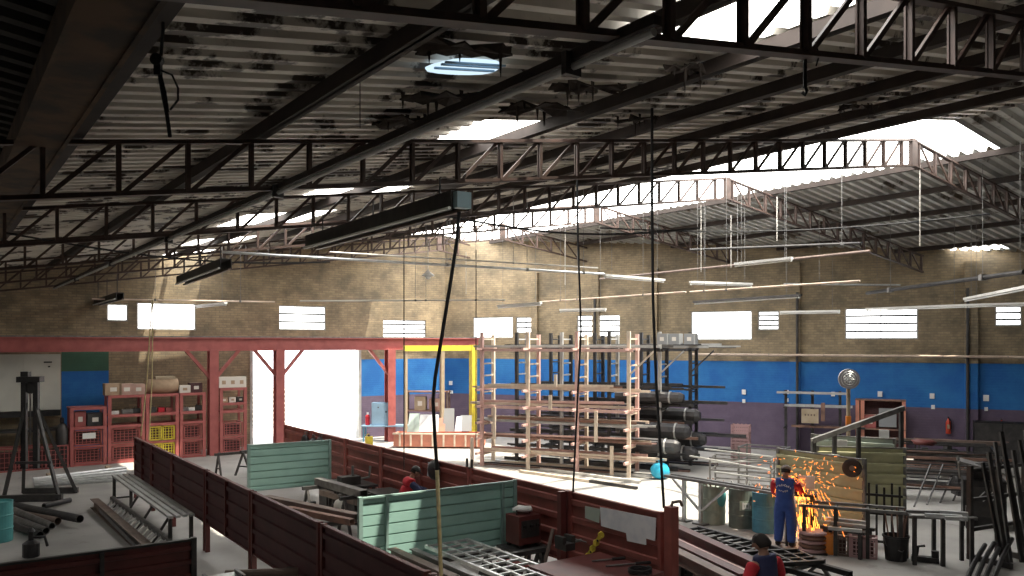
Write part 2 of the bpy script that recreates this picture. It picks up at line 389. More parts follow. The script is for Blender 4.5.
# windows: frame, louvre slats and pane in each hole
n_w = 0
def window(parentwall, hole, slats, mull, label):
    global n_w; n_w += 1
    mwp = MW[parentwall.name]; s0, s1, z0, z1 = hole
    o = SE('window_%d' % n_w, mwp @ Vector(((s0 + s1) / 2, 0, z0)), parentwall.rotation_euler.z); o['label'] = label
    w = (s1 - s0); h = z1 - z0; f = MB(); e = .05
    f.box((0, .1, e / 2), (w, .1, e)).box((0, .1, h - e / 2), (w, .1, e)).box((-w / 2 + e / 2, .1, h / 2), (e, .1, h)).box((w / 2 - e / 2, .1, h / 2), (e, .1, h))
    for q in range(mull): f.box((-w / 2 + w * (q + 1) / (mull + 1), .1, h / 2), (.035, .06, h))
    fo = f.build('window_frame', 'galv', o); fo['kind'] = 'structure'
    for q in range(slats):
        zz = h * (q + 1) / (slats + 1)
        so = MB().box((0, .09, zz), (w - .08, .08, .075)).build('louvre_slat', 'char', o); so['kind'] = 'structure'
    po = MB().box((0, .16, h / 2), (w, .01, h)).build('pane', 'pane_win', o); po['kind'] = 'structure'
    return o
wl = ['small bright square window high in the back wall beside the wide one', 'wide bright window above the red beam, over the storage racks', 'bright window above the red beam, over the open doorway', 'louvred window above the red beam, past the doorway']
for q, (hh, sl) in enumerate(zip(bh, (0, 0, 2, 3))): window(wb, hh, sl, 0, wl[q])
wl2 = ['bright plain window above the yellow end of the beam', 'narrow louvred vent window beside the plain window over the tube rack', 'louvred window directly behind the top of the tube rack', 'large blown-out window past the end of the tube rack', 'small louvred vent beside the large blown-out window', 'wide louvred window with a central mullion above the blue wall', 'small louvred window over the dark corner of the side wall']
for q, (hh, sl, mu) in enumerate(zip(sh, (0, 2, 3, 0, 3, 3, 2), (0, 1, 1, 0, 0, 1, 0))): window(ws, hh, sl, mu, wl2[q])
# doorway frame
do = SE('door_1', P(UB, BACK0v + (door[0] + door[1]) / 2), A0); w = door[1] - door[0]; do['label'] = 'wide open doorway full of daylight in the back wall'
fr = MB().box((-w / 2 + .06, .11, door[3] / 2), (.12, .3, door[3])).box((w / 2 - .06, .11, door[3] / 2), (.12, .3, door[3])).box((0, .11, door[3] - .06), (w, .3, .12)).build('door_frame', 'tube_grey', do); fr['kind'] = 'structure'
# bright yard outside
yd = MB().box(P(UB + 15, 10, -.12), (60, 29, .2), A0); struct(yd.build('ground', 'outside'), 'sunlit pale yard outside the open doorway')
g = T('yard_gate', 'pale sliding gate standing in the bright yard beyond the doorway', 'gate', P(UB + 7, 13.5), A0)
MB().ribbed(-6, 6, .1, 2.0, .25, .03).build('gate_panel', 'outside', g)
for x in (-6, -2, 2, 6): MB().box((x, .06, 1.05), (.1, .1, 2.1)).build('post', 'white_metal', g)

# pilasters and conduit on side wall
for q, (px, ztop) in enumerate(((536, 7.6), (597, 7.6), (795, 7.6), (971, 7.4), (655, 7.6))):
    p = side_pt(px, 340); p.z = 0
    pb = MB().box(p - WN * .12 + Vector((0, 0, ztop / 2)), (.42 if q in (2, 3) else .3, .26, ztop), AW)
    struct(pb.build('trim_%d' % (q + 1), 'wall'), 'brick pilaster on the painted side wall')
for q, px in enumerate((798, 967, 597)):
    p = side_pt(px, 340); p.z = 0; b0 = p - WN * .31
    pp = MB().tube(b0 + Vector((0, 0, .05)), b0 + Vector((0, 0, 6.4)), .055, 8)
    tag(pp.build('drain_pipe', 'char'), ['dark vertical drain pipe on the pilaster behind the pedestal fan', 'dark vertical drain pipe near the dark end of the blue wall', 'dark vertical drain pipe behind the tube rack'][q], 'pipe', 'drain pipes on the side wall')
a = side_pt(694, 354); b_ = side_pt(1040, 357)
cd = T('wall_conduit', 'long pale conduit running along the top of the blue paint band', 'pipe', a, AW)
MB().tube(a - WN * .42, b_ - WN * .42, .045).build('tube', 'tube_beige', cd, True)
for q in range(6): 
    c = a.lerp(b_, (q + .5) / 6); MB().bar(c, c - WN * .46, .05).build('bracket', 'steel', cd, True)
a = side_pt(700, 383); b_ = side_pt(770, 386)
for q, (px, py, s) in enumerate(((744, 392, .16), (744, 401, .12), (880, 394, .17), (787, 400, .12), (833, 394, .14), (932, 396, .16), (933, 407, .12), (986, 398, .18), (986, 409, .11), (787, 392, .13), (451, 383, .16), (452, 392, .12))):
    p = side_pt(px, py) - WN * .03  # thin white boxes standing in for paint spots on the wall
    tag(MB().box(p, (s, .06, s * 1.25), AW).build('paint_spot', 'grip'), ['white paint spot on the blue wall right of the tube rack', 'white paint spot at the top of the purple band by the tube rack', 'white paint spot on the blue wall just past the pedestal fan', 'white paint spot on the purple line below the drain pipe', 'white paint spot on the blue wall just before the pedestal fan',
        'white paint spot above the first red extinguisher', 'white paint spot on the purple line above the first extinguisher', 'white socket box in the dark above the second extinguisher', 'lower white paint spot in the dark above the second extinguisher', 'white paint spot beside the dark drain pipe', 'white paint spot on the blue wall behind the yellow post', 'lower white paint spot behind the yellow post'][q], 'paint spot', 'white spots on the painted wall')
for q, (px, py) in enumerate(((948, 426), (1001, 428))):
    p = side_pt(px, py) - WN * .16
    e = T('fire_extinguisher', ['red fire extinguisher on the purple wall beyond the olive screens', 'red fire extinguisher in the darkest part of the side wall'][q], 'fire extinguisher', p, AW, 'wall extinguishers')
    MB().lathe([(.06, -.28), (.085, -.27), (.085, .15), (.06, .22), (.025, .26), (.025, .30)], n=14).build('cylinder_body', mat('extinguisher_red', (.6, .06, .03), .4), e, smooth=True)
    MB().box((0, .03, .33), (.05, .14, .05)).path([(0, .1, .32), (.1, .1, .2), (.11, .05, -.1)], .015).build('valve', 'black', e)
    MB().box((0, -.083, 0), (.09, .01, .16)).build('paper_label', 'box_card', e)

# ---------------------------------------------------------------- roof
PITCH = .34
def roof(name, v0, v1, u0, u1, holes, m, label):
    o = SE(name, P(0, 0, 0), A0); o['label'] = label; mb = MB(); n = int((u1 - u0) / PITCH)
    pr = [(0, 0), (.13, 0), (.165, .115), (.305, .115), (.34, 0)]
    for i in range(n):
        a = u0 + i * PITCH; cut = sorted((h[0], h[1]) for h in holes if h[2] <= a + PITCH / 2 < h[3])
        segs = []; c = v0
        for h0, h1 in cut:
            if h0 > c: segs.append((c, h0))
            c = max(c, h1)
        if c < v1: segs.append((c, v1))
        for s0, s1 in segs:
            vs = [Vector((v, a + q, zroof(min(max(v, v0 + 1e-4), v1 - 1e-4)) + r)) for v in (s0, s1) for q, r in pr]
            mb.add(vs, [(j, j + 1, 6 + j - 0 if False else 5 + j + 1, 5 + j) for j in range(4)])
    x = mb.build('roof_sheet', m, o); x['kind'] = 'structure'
    # skylight sheets set in the holes
    for h in holes:
        skylight(h)
    return o
n_s = [20]
def skylight(h):
    s0, s1, a0, a1 = h
    n_s[0] += 1
    o = SE('window_%d' % n_s[0], P((a0 + a1) / 2, (s0 + s1) / 2, zroof((s0 + s1) / 2)), A0); o['label'] = h_label.get(h, 'translucent sheet in the roof')
    mb = MB(); u0 = ROOF_U0; i = 0
    pr = [(0, 0), (.13, 0), (.165, .115), (.305, .115), (.34, 0)]
    c = P((a0 + a1) / 2, (s0 + s1) / 2, zroof((s0 + s1) / 2)); cu, cvv = (a0 + a1) / 2, (s0 + s1) / 2
    k = 0
    while u0 + k * PITCH < a1:
        a = u0 + k * PITCH; k += 1
        if not (a0 <= a + PITCH / 2 < a1): continue
        vs = [Vector((v - cvv, a + q - cu, zroof(v) + r - c.z)) for v in (s0 + 1e-3, s1 - 1e-3) for q, r in pr]
        mb.add(vs, [(j, j + 1, 6 + j, 5 + j) for j in range(4)])
    x = mb.build('pane', 'pane_sky', o); x['kind'] = 'structure'
ROOF_U0 = -7.14
def roof_hit(px, py):
    """where a view ray meets the roof underside"""
    d = ray(px, py); lo = None
    t = .5
    while t < 60:
        p = CAM + d * t; u, v = uv(p)
        if p.z > zroof(v) - .0: return u, v
        t += .02
    return None
h_label = {}
def px_hole(x0, y0, x1, y1, lab, dv=None, du=None):
    """skylight whose image is roughly the given rectangle"""
    u, v = roof_hit((x0 + x1) / 2, (y0 + y1) / 2)
    ua, va = roof_hit(x0, (y0 + y1) / 2); ub, vb = roof_hit(x1, (y0 + y1) / 2)
    uc, vc = roof_hit((x0 + x1) / 2, y0); ud, vd = roof_hit((x0 + x1) / 2, y1)
    wv = dv or abs(vb - va) * 1.0; wu = du or max(abs(ud - uc), .68)
    h = (v - wv / 2, v + wv / 2, u - wu / 2, u + wu / 2); h_label[h] = lab; return h
left_h = [px_hole(455, 123, 545, 142, 'bright square skylight just beyond the second truss'),
          px_hole(690, -22, 850, 34, 'large bright skylight over the nearest truss', du=2.0, dv=1.9),
          px_hole(318, 186, 400, 195, 'thin bright skylight sheet beyond the second truss'),
          px_hole(240, 214, 312, 223, 'bright skylight sheet behind the lit truss webs'),
          px_hole(195, 238, 245, 243, 'narrow skylight sheet deep in the hall'),
          px_hole(165, 252, 200, 257, 'far narrow skylight sheet close to the back wall')]
strip = (17.3, VR, 9.58, 33.7); h_label[strip] = 'long glaring skylight strip on the near side of the ridge'
strip2 = (VR, 21.8, 9.58, 33.7); h_label[strip2] = 'long glaring skylight strip on the far side of the ridge'
right_h = [px_hole(946, 243, 990, 257, 'lone bright skylight in the dark far slope', du=2.4)]
hole_uv = roof_hit(466, 62)
PATCH = (hole_uv[1] - .38, hole_uv[1] + .38, hole_uv[0] - .45, hole_uv[0] + .45)
roof('ceiling', .9, VR, ROOF_U0, UB + .3, left_h + [strip], 'roof', 'silver corrugated roof slope with dark peeling patches')
roof('ceiling_right', VR, ev + .3, ROOF_U0, UB + .3, right_h + [strip2], 'roof_right', 'grey corrugated roof slope falling away beyond the ridge')
left_bay_fill = [(-6.2, -3.8, 12.0, 13.8), (-6.2, -3.8, 19.0, 20.8), (-6.2, -3.8, 26.0, 27.8)]  # glowing sheets added out of view to brighten the floor and silver roof
for q, h in enumerate(left_bay_fill): h_label[h] = 'added fill-light sheet, out of view in the neighbouring bay beyond the gutter, %s down the hall' % ORD[q]
roof('ceiling_left', BACK0v - .2, .9, ROOF_U0, UB + .3, left_bay_fill, 'roof_shade_tint', 'corrugated roof of the neighbouring bay beyond the gutter, shade put into its dark colour')

# valley gutter
gt = T('valley_gutter', 'rust-brown valley gutter along the edge of the silver roof', 'gutter', P(12, .9, 6.5), A0)
MB().box((.09, 2, .1), (.44, 42, .05)).build('gutter_bottom', 'gutter', gt)
MB().box((.31, 2, .2), (.04, 42, .28)).build('side_panel', 'gutter', gt)
MB().box((-.13, 2, .2), (.04, 42, .28)).build('side_panel', 'gutter', gt)
for q in range(6): MB().box((-.55, -16 + q * 6, -.12), (.16, .16, .5)).build('hanger', 'purlin', gt)
MB().tube((-.8, -18, -.1), (-.8, 22, -.1), .06).build('drain_tube', 'char', gt)

# ---------------------------------------------------------------- trusses
vstep = .78
def truss(u, label, kmin=0):
    vend = None
    # where the oblique wall / back wall stops it
    v = 0.0
    while True:
        p = P(u, v)
        if p.dot(WN) > CORNER.dot(WN) - .12 or v > ev - .1: break
        v += .02
    vend = v
    t = T('roof_truss', label, 'roof truss', P(u, 0, zbot(0)), A0, 'steel roof trusses')
    z0 = zbot(0); dpt = .61
    def zz(v): return zbot(v) - z0
    for nm, off, w in (('bottom_chord', 0, .062), ('top_chord', dpt, .06)):
        mb = MB(); pts = [.15, VR, vend] if vend > VR else [.15, vend]
        for a, b in zip(pts, pts[1:]):
            for s in (-.026, .026): mb.angle((a, s, zz(a) + off), (b, s, zz(b) + off), w, .012)
            mb.bar((a, 0, zz(a) + off), (b, 0, zz(b) + off), w, .05)
        mb.build(nm, 'truss', t)
    vm = dl = dr = None; v = .25; 
    while v < vend - .05:
        if vm is None: vm = MB().bar((0, -.03, 0), (0, -.03, dpt), .05, .02, (0, 1, 0)).bar((0, .03, 0), (0, .03, dpt), .05, .02, (0, 1, 0)).bar((0, 0, 0), (0, 0, dpt), .02, .05).build('web_post', 'truss', t); vm.location = (v, 0, zz(v))
        else: dup_part(vm, t, (v, 0, zz(v)))
        if v + vstep < min(VR, vend):
            if dl is None: dl = MB().bar((.05, 0, .02), (vstep - .05, 0, dpt - .02 + .145 * vstep), .05, .035, (0, 1, 0)).build('web_diagonal', 'truss', t); dl.location = (v, 0, zz(v))
            else: dup_part(dl, t, (v, 0, zz(v)))
        elif v > VR - .1 and v + vstep < vend:
            if dr is None: dr = MB().bar((.05, 0, dpt - .02), (vstep - .05, 0, .02 - .145 * vstep), .05, .035, (0, 1, 0)).build('web_diagonal', 'truss', t); dr.location = (v, 0, zz(v))
            else: dup_part(dr, t, (v, 0, zz(v)))
        v += vstep
    if vend > VR: MB().box((VR, 0, zz(VR) + dpt / 2), (.24, .1, dpt + .05)).build('ridge_gusset', 'truss', t)
    return t
tl = ['nearest brown lattice truss crossing the top of the view', 'long brown lattice truss crossing the middle of the roof', 'third lattice truss, partly lit beyond the middle one', 'fourth lattice truss, with sunlit ridge bars', 'fifth lattice truss deep in the hall', 'last lattice truss before the back wall']
for q, u in enumerate((3.95, 10.5, 16.2, 22.1, 28.0, 33.2)): truss(u, tl[q])

# ---------------------------------------------------------------- purlins
pv = [1.35] + [3.5 + 2.15 * q for q in range(7)]
for q, v in enumerate(pv):
    z = zroof(v) - .11
    mb = MB().bar(P(-6.8, v, z), P(UB - .1, v, z), .07, .17)
    mb.bar(P(-6.8, v + .05, z - .075), P(UB - .1, v + .05, z - .075), .09, .02)
    tag(mb.build('purlin', 'purlin'), 'dark steel purlin under the silver roof slope, %s up from the gutter' % ORD[q], 'purlin', 'purlins of the silver slope')
q = 0; v = VR + 2.22
while v < ev - .8:
    z = zroof(v) - .11; u1 = UB - .1
    # stop at the oblique wall
    while P(u1, v).dot(WN) > CORNER.dot(WN) - .1: u1 -= .05
    mb = MB().bar(P(-6.8, v, z), P(u1, v, z), .07, .15)
    mb.bar(P(-6.8, v + .05, z - .065), P(u1, v + .05, z - .065), .09, .02)
    tag(mb.build('purlin', 'purlin'), 'dark steel purlin under the grey far slope, %s down from the ridge' % ORD[q], 'purlin', 'purlins of the far slope')
    q += 1; v += 2.15

# patched hole in the roof with torn felt around it
ph = T('roof_patch', 'pale blue translucent patch glowing in the roof among torn black felt', 'roof patch', P(hole_uv[0], hole_uv[1], zroof(hole_uv[1]) - .06), A0)
mb = MB(); n = 8
pts = []
for i in range(18):
    a = 2 * math.pi * i / 18; pts.append(((.42 + .05 * math.sin(3 * a)) * math.cos(a), (.33 + .05 * math.cos(2 * a)) * math.sin(a)))
mb.prism([(x, y, .145 * x) for x, y in pts], (0, 0, .02)); mb.build('translucent_sheet', 'pane_blue', ph)
for yy in (-.12, -.2, .02): MB().bar((-.38, yy, .145 * -.38 - .015), (.38, yy, .145 * .38 - .015), .03, .02).build('sheet_rib', 'bluecab', ph)
def ragged(name, px, py, w, d, label, drop=.05, n=26, hang=.12):
    u, v = roof_hit(px, py); o = T(name, label, 'roof felt', P(u, v, zroof(v) - drop), A0, 'torn roof felt')
    top = []; 
    for i in range(n):
        a = 2 * math.pi * i / n; k = .62 + .5 * RND.random() 
        top.append(Vector((w / 2 * math.cos(a) * k, d / 2 * math.sin(a) * k, 0)))
    mb = MB(); c = Vector((0, 0, -hang * .3)); vs = [c]
    for p in top: vs.append(Vector((p.x, p.y, p.x * .145 - hang * RND.random())))
    vs2 = [x + Vector((0, 0, -.02)) for x in vs]
    fs = [(0, 1 + i, 1 + (i + 1) % n) for i in range(n)]; m_ = len(vs)
    fs += [(m_, m_ + 1 + (i + 1) % n, m_ + 1 + i) for i in range(n)] + [(1 + i, m_ + 1 + i, m_ + 1 + (i + 1) % n, 1 + (i + 1) % n) for i in range(n)]
    mb.add(vs + vs2, fs); mb.build('felt_sheet', 'debris', o)
    for i in range(7):
        mb = MB(); p = RND.choice(top) * (.6 + .4 * RND.random()); mb.prism([(p.x - .03, p.y, p.x * .145 - .02), (p.x + .03, p.y + .01, p.x * .145 - .02), (p.x, p.y, p.x * .145 - .1 - .22 * RND.random())], (0, .012, 0))
        mb.build('hanging_shred', 'debris', o)
ragged('torn_felt', 462, 36, 1.4, .38, 'torn black felt hanging above the pale blue roof patch')
ragged('torn_felt', 450, 88, 1.3, .55, 'torn black felt hanging below the pale blue roof patch')
ragged('torn_felt', 405, 112, 1.1, .5, 'dark torn felt hanging beside the long conduit under the roof')
ragged('torn_felt', 540, 100, 1.5, .45, 'ragged felt patch above the bright square skylight')
ragged('torn_felt', 590, 78, 1.2, .35, 'ragged felt patch over the middle purlins')
ragged('torn_felt', 640, 112, 1.0, .4, 'ragged felt patch near the second truss')
ragged('torn_felt', 690, 60, .9, .3, 'small ragged felt strip below the nearest truss')
ragged('torn_felt', 860, 100, 1.3, .4, 'ragged felt strip among the upper purlins near the ridge')
# ================================================================ overhead lines, lamps, ropes
def line(name, p0, p1, z, r, m, label, cat, group=None, y=None):
    a = on_z(*p0, z); b = on_z(*p1, z)
    return tag(MB().tube(a, b, r).build(name, m), label, cat, group)
def pipe_with_rods(p0, p1, z, r, m, label, rods):
    """overhead pipe hung from the roof by thin rods at the given fractions"""
    a = on_z(*p0, z); b = on_z(*p1, z); c = (a + b) / 2
    o = T('overhead_pipe', label, 'pipe', (c.x, c.y, z), 0, 'overhead pipes')
    MB().tube(a, b, r).build('tube', m, o, True)
    for f in rods:
        q = a.lerp(b, f); v = uv(q)[1]
        MB().tube(q, (q.x, q.y, zroof(v) - .05), .007, 5).build('hanger_rod', 'steel', o, True)
        MB().box(q, (r * 2.6, r * 2.6, r * 2.6)).build('clamp', 'steel', o, True)
    return o
pipe_with_rods((222, 252), (604, 274), 6.5, .035, 'galv', 'long pale pipe hung across the hall below the trusses', (.52, .75, .93))
pipe_with_rods((330, 252), (598, 268), 6.55, .02, 'wire', 'thin pale conduit alongside the long hung pipe', (.4, .64))
pipe_with_rods((92, 299), (275, 302), 5.9, .03, 'tube_beige', 'thin pale pipe in front of the back wall windows', (.33, .8))
pipe_with_rods((300, 301), (505, 300), 5.75, .025, 'wire', 'thin pale pipe above the louvred windows', (.57, .62, .86))
pipe_with_rods((540, 302), (686, 292), 5.9, .026, 'tube_beige', 'slanting pale pipe above the tube rack', (.17, .3, .75))
pipe_with_rods((690, 292), (860, 281), 5.9, .026, 'tube_beige', 'slanting pale pipe above the large blown-out window', (.1, .25))
pipe_with_rods((784, 284), (900, 285), 6.3, .03, 'galv', 'short pale pipe below the far truss ends', (.3,))
pipe_with_rods((867, 293), (1024, 272), 6.1, .06, 'char', 'thick dark pipe slanting over the wide louvred window', (.2, .8))
pipe_with_rods((690, 250), (860, 243), 7.2, .035, 'char', 'long grey pipe under the far slope', (.9,))
pipe_with_rods((600, 279), (870, 251), 6.9, .04, 'brownsteel', 'brown pipe crossing under the far slope', (.6,))

def lamp(p0, p1, z, label, dark=False, rods=True):
    """batten lamp: channel, tube, end caps, hanger rods"""
    a = on_z(*p0, z); b = on_z(*p1, z); c = (a + b) / 2; d = (b - a)
    o = T('batten_lamp', label, 'lamp', (c.x, c.y, z), 0, 'tube lamps hung from the roof')
    MB().bar(a, b, .11, .07).build('channel', 'char' if dark else 'white_metal', o, True)
    dz = Vector((0, 0, -.065)); MB().tube(a + d * .03 + dz, b - d * .03 + dz, .022).build('lamp_tube', 'fluoro', o, True)
    for q in (a + d * .015, b - d * .015): MB().box(q + Vector((0, 0, -.05)), (.05, .05, .09)).build('end_cap', 'grip', o, True)
    if rods:
        for f in (.12, .88):
            q = a.lerp(b, f); MB().tube(q, (q.x, q.y, zroof(uv(q)[1]) - .05), .006, 5).build('hanger_rod', 'steel', o, True)
lamp((604, 275), (664, 280), 6.4, 'white tube lamp hanging at the end of the long pale pipe')
lamp((690, 282), (752, 284), 6.3, 'white tube lamp hanging above the large window')
lamp((735, 264), (792, 258), 6.7, 'white tube lamp under the far slope')
lamp((498, 306), (541, 303), 5.7, 'white tube lamp above the narrow louvred vent')
lamp((694, 302), (801, 295), 5.8, 'dark tube lamp hanging beside the pilaster', True)
lamp((0, 326), (66, 331), 5.0, 'white tube lamp low at the dark end of the red beam')
lamp((196, 306), (226, 303), 5.8, 'small tube lamp beside the wide back window')
lamp((965, 299), (1030, 286), 5.7, 'white tube lamp slanting above the small louvred window')
lamp((780, 312), (840, 311), 5.5, 'white tube lamp beside the wide louvred window')
lamp((866, 309), (968, 305), 5.6, 'long tube lamp along the top of the wide louvred window')
lamp((968, 305), (1040, 303), 5.6, 'long tube lamp in front of the small louvred window')
lamp((560, 310), (606, 309), 5.6, 'white tube lamp over the window behind the rack')

# long dark channel with pale end, and its two shorter followers
def channel(p0, p1, z, label, w=.26, h=.26, cap=True):
    a = on_z(*p0, z); b = on_z(*p1, z); c = (a + b) / 2
    o = T('cable_tray', label, 'cable tray', (c.x, c.y, z), 0, 'dark channels hung below the trusses')
    d = (b - a).normalized(); s = d.cross(Vector((0, 0, 1)))
    mb = MB(); mb.bar(a + Vector((0, 0, h / 2)), b + Vector((0, 0, h / 2)), w, .02); mb.bar(a + s * w / 2, b + s * w / 2, .02, h); mb.bar(a - s * w / 2, b - s * w / 2, .02, h)
    mb.build('tray_body', 'char', o, True)
    e = Vector((0, 0, -h / 2 - .03))
    MB().tube(a + s * (w / 2 + .035) - Vector((0, 0, h * .42)), b + s * (w / 2 + .035) - Vector((0, 0, h * .42)), .024).build('lamp_tube', 'fluoro', o, True)
    MB().bar(a + e * .7 - s * .08, b + e * .7 - s * .08, .05, .04).build('lower_rail', 'brownsteel', o, True)
    if cap: MB().box(b + d * .06, (w * .85, .12, h * .85), math.atan2(s.y, s.x)).build('end_box', 'blueglass', o, True)
    for f in (.1, .5, .9):
        q = a.lerp(b, f); v = uv(q)[1]; MB().tube(q + Vector((0, 0, h / 2)), (q.x, q.y, zbot(v) + .02), .014, 5).build('hanger_rod', 'char', o, True)
    return a, b
CH0, CH1 = channel((312, 243), (460, 201), 6.35, 'long dark channel with a pale blue end box hanging below the middle truss')
channel((181, 281), (226, 264), 6.2, 'short dark channel hanging further back, above the back wall', .24, .24, False)
channel((96, 303), (120, 296), 5.9, 'shortest dark channel, far back by the wide window', .22, .22, False)

# conduit along the purlins, from the nearest truss down the hall
cp = [on_v(px, py, 3.65) for px, py in ((640, 22), (600, 43), (420, 124), (290, 186), (160, 246), (50, 300))]
c0 = T('roof_conduit', 'long steel conduit running down the hall under the trusses', 'conduit', cp[2], 0)
cp2 = [P(u, 3.65, zbot(3.65) - .09) for u in (3.6, 8, 14, 20, 26, 33.6)]
MB().path(cp2, .028, 8).build('tube', 'tube_grey', c0, True)
MB().bar(cp2[0] + Vector((.02, 0, .075)), cp2[-1] + Vector((.02, 0, .075)), .06, .06).build('dark_bar', 'purlin', c0, True)
for f in (4.4, 10.3, 16.2, 22.1, 28): MB().box(P(f, 3.65, zbot(3.65) - .07), (.14, .05, .16), A0).build('clamp', 'char', c0, True)
for q, (p0, p1, z, lab) in enumerate((((0, 232), (330, 262), 6.6, 'thin dark cable strung across the dark roof end'), ((440, 215), (700, 228), 6.9, 'thin dark cable under the glaring skylight strip'), ((600, 228), (990, 214), 7.6, 'thin dark cable under the far slope'))):
    a = on_z(*p0, z); b = on_z(*p1, z); pts = [a.lerp(b, i / 10) + Vector((0, 0, -.25 * math.sin(math.pi * i / 10))) for i in range(11)]
    tag(MB().path(pts, .022, 5).build('overhead_cable', 'rope_black'), lab, 'cable', 'overhead cables')

# hanging ropes
def rope(name, pts, r, m, label, cat='rope', group='hanging ropes'):
    return tag(MB().path(pts, r, 6).build(name, m), label, cat, group)
ye = CH1.y - .1
r0 = T('hanging_hose', 'thick black hose, sunlight coloured into its lower end, hanging from the pale-ended channel', 'hose', at_y(441, 560, ye), 0)
pa = [(459, 212), (457, 240), (450, 285), (442, 335), (435, 378), (433, 400), (435, 440), (437, 470)]
MB().path([at_y(x, y, ye) for x, y in pa], .026, 7).build('black_hose', 'rope_black', r0, True, True)
MB().path([at_y(x, y, ye) for x, y in ((437, 470), (439, 520), (441, 576), (442, 640))], .028, 7).build('sunlit_tint_end', 'rope_yellow', r0, True, True)  # sunlight on the lower hose put into its yellow colour
rope('hanging_rope', [at_y(577, 178, 14.6), at_y(578, 240, 14.6), at_y(581, 330, 14.6), at_y(576, 430, 14.6), at_y(573, 492, 14.6)], .02, 'rope_black', 'black rope hanging to the middle post of the red partition')
rope('hanging_rope', [at_y(652, 78, 12.9), at_y(652, 200, 12.9), at_y(653, 300, 12.9), at_y(656, 380, 12.9), at_y(664, 508, 12.9)], .024, 'rope_black', 'black rope hanging to the hook on the end post of the red partition')
rope('hanging_rope', [at_y(404, 235, 16.3), at_y(404, 340, 16.3), at_y(404, 440, 16.3), at_y(404, 470, 16.3)], .012, 'rope_black', 'thin dark cord hanging above the welder in red')
rope('hanging_rope', [at_y(476, 250, 22), at_y(476, 340, 22), at_y(476, 447, 22)], .014, 'rope_black', 'thin dark cord hanging beside the yellow post')
rope('hanging_rope', [at_y(152, 300, 22), at_y(147, 380, 22), at_y(141, 436, 22)], .016, 'rope_yellow', 'pale yellow rope slanting down to the far end of the maroon partition')
rope('hanging_rope', [at_y(153, 300, 21.8), at_y(152, 380, 21.8), at_y(149, 440, 21.8)], .016, 'rope_yellow', 'pale yellow rope hanging straight beside the slanting one')
rope('hanging_wire', [at_y(360, 66, 9), at_y(360, 128, 9)], .006, 'rope_black', 'thin wire hanging under the silver roof slope', 'wire')
for q, (px, y0, y1, d, lab) in enumerate(((701, 205, 272, 24, 'thin pale rod hanging below the lit end of a far truss'), (731, 215, 268, 25, 'thin pale rod hanging just past the lit truss end'), (920, 165, 246, 20, 'thin rod hanging from the ridge gusset'), (777, 197, 241, 24, 'thin dark rod hanging under the far slope'), (466, 252, 294, 30, 'thin pale rod hanging above the plain window'), (565, 232, 285, 27, 'pale rod hanging above the tube rack'))):
    rope('hanging_rod', [at_y(px, y0, d), at_y(px, y1, d)], .013, 'wire', lab, 'rod', 'hanging rods')
# pendant bulb
pb = T('pendant_lamp', 'small white pendant lamp hanging in front of the back wall', 'lamp', at_y(428, 276, 26), 0)
MB().lathe([(.03, .2), (.06, .14), (.2, .02), (.2, 0)], n=14).build('lamp_shade', 'white_metal', pb, smooth=True)
MB().ico((0, 0, -.02), .09, 2).build('bulb', 'grip', pb, smooth=True); MB().tube((0, 0, .2), (0, 0, 1.2), .012).build('cord', 'wire', pb)
# chain hook near the camera
hb = at_y(163, 60, 6.0); hk = T('chain_hoist', 'black chain hoist with looped rope hanging under the silver slope', 'hoist', hb, 0)
MB().path([at_y(163, 4, 6.0), at_y(163, 30, 6.0), at_y(161, 56, 6.0)], .012, 6).build('upper_chain', 'rope_black', hk, True)
MB().lathe([(.03, -.03), (.045, -.025), (.045, .025), (.03, .03)], at_y(157, 60, 6.0), 14, 'Y').build('pulley', 'black', hk, True)
MB().box(at_y(158, 70, 6.0), (.05, .04, .08)).build('block', 'black', hk, True)
MB().path([at_y(159, 72, 6.0), at_y(163, 95, 6.0), at_y(167, 115, 6.0), at_y(170, 137, 6.0)], .014, 6).build('chain', 'rope_black', hk, True)
MB().path([at_y(160, 72, 6.0), at_y(165, 92, 6.0), at_y(168, 112, 6.0)], .010, 6).build('chain', 'rope_black', hk, True)
MB().path([at_y(160, 70, 6.0), at_y(172, 75, 6.0), at_y(178, 88, 6.0), at_y(178, 100, 6.0), at_y(170, 110, 6.0)], .008, 6).build('rope_loop', 'rope_black', hk, True)
hb = at_y(805, 70, 6.6); hk = T('hook', 'black chain hook hanging from the nearest truss', 'hook', hb, 0)
MB().path([at_y(805, 40, 6.6), at_y(805, 88, 6.6)], .016, 6).build('chain', 'rope_black', hk, True)
MB().path([at_y(805, 86, 6.6), at_y(807, 91, 6.6), at_y(805, 95, 6.6), at_y(802, 92, 6.6)], .014, 6).build('hook_tip', 'rope_black', hk, True)
MB().path([at_y(816, 44, 6.6), at_y(819, 56, 6.6), at_y(816, 66, 6.6)], .007, 5).build('loose_cord', 'rope_black', hk, True)

# ================================================================ red runway beam and posts
UR = 32.6
rb = T('runway_frame', 'long red steel beam on braced posts in front of the back wall', 'beam frame', P(UR, 10, 0), A0)
def loc_(u, v, z): return MW[rb.name].inverted() @ P(u, v, z)
v0 = -2.5; v1 = uv(on_u(478, 340, UR))[1]; zb_, zt_ = on_u(200, 351, UR).z, on_u(200, 337.5, UR).z
mb = MB(); zc = (zb_ + zt_) / 2; hh = zt_ - zb_
mb.bar(loc_(UR, v0, zt_ - .02), loc_(UR, v1, zt_ - .02), .3, .04).bar(loc_(UR, v0, zb_ + .02), loc_(UR, v1, zb_ + .02), .3, .04).bar(loc_(UR, v0, zc), loc_(UR, v1, zc), .05, hh)
mb.build('beam', 'redbeam', rb)
MB().bar(loc_(UR - .05, v0, zt_ + .03), loc_(UR - .05, v1, zt_ + .03), .07, .05).build('rail', 'steel', rb)
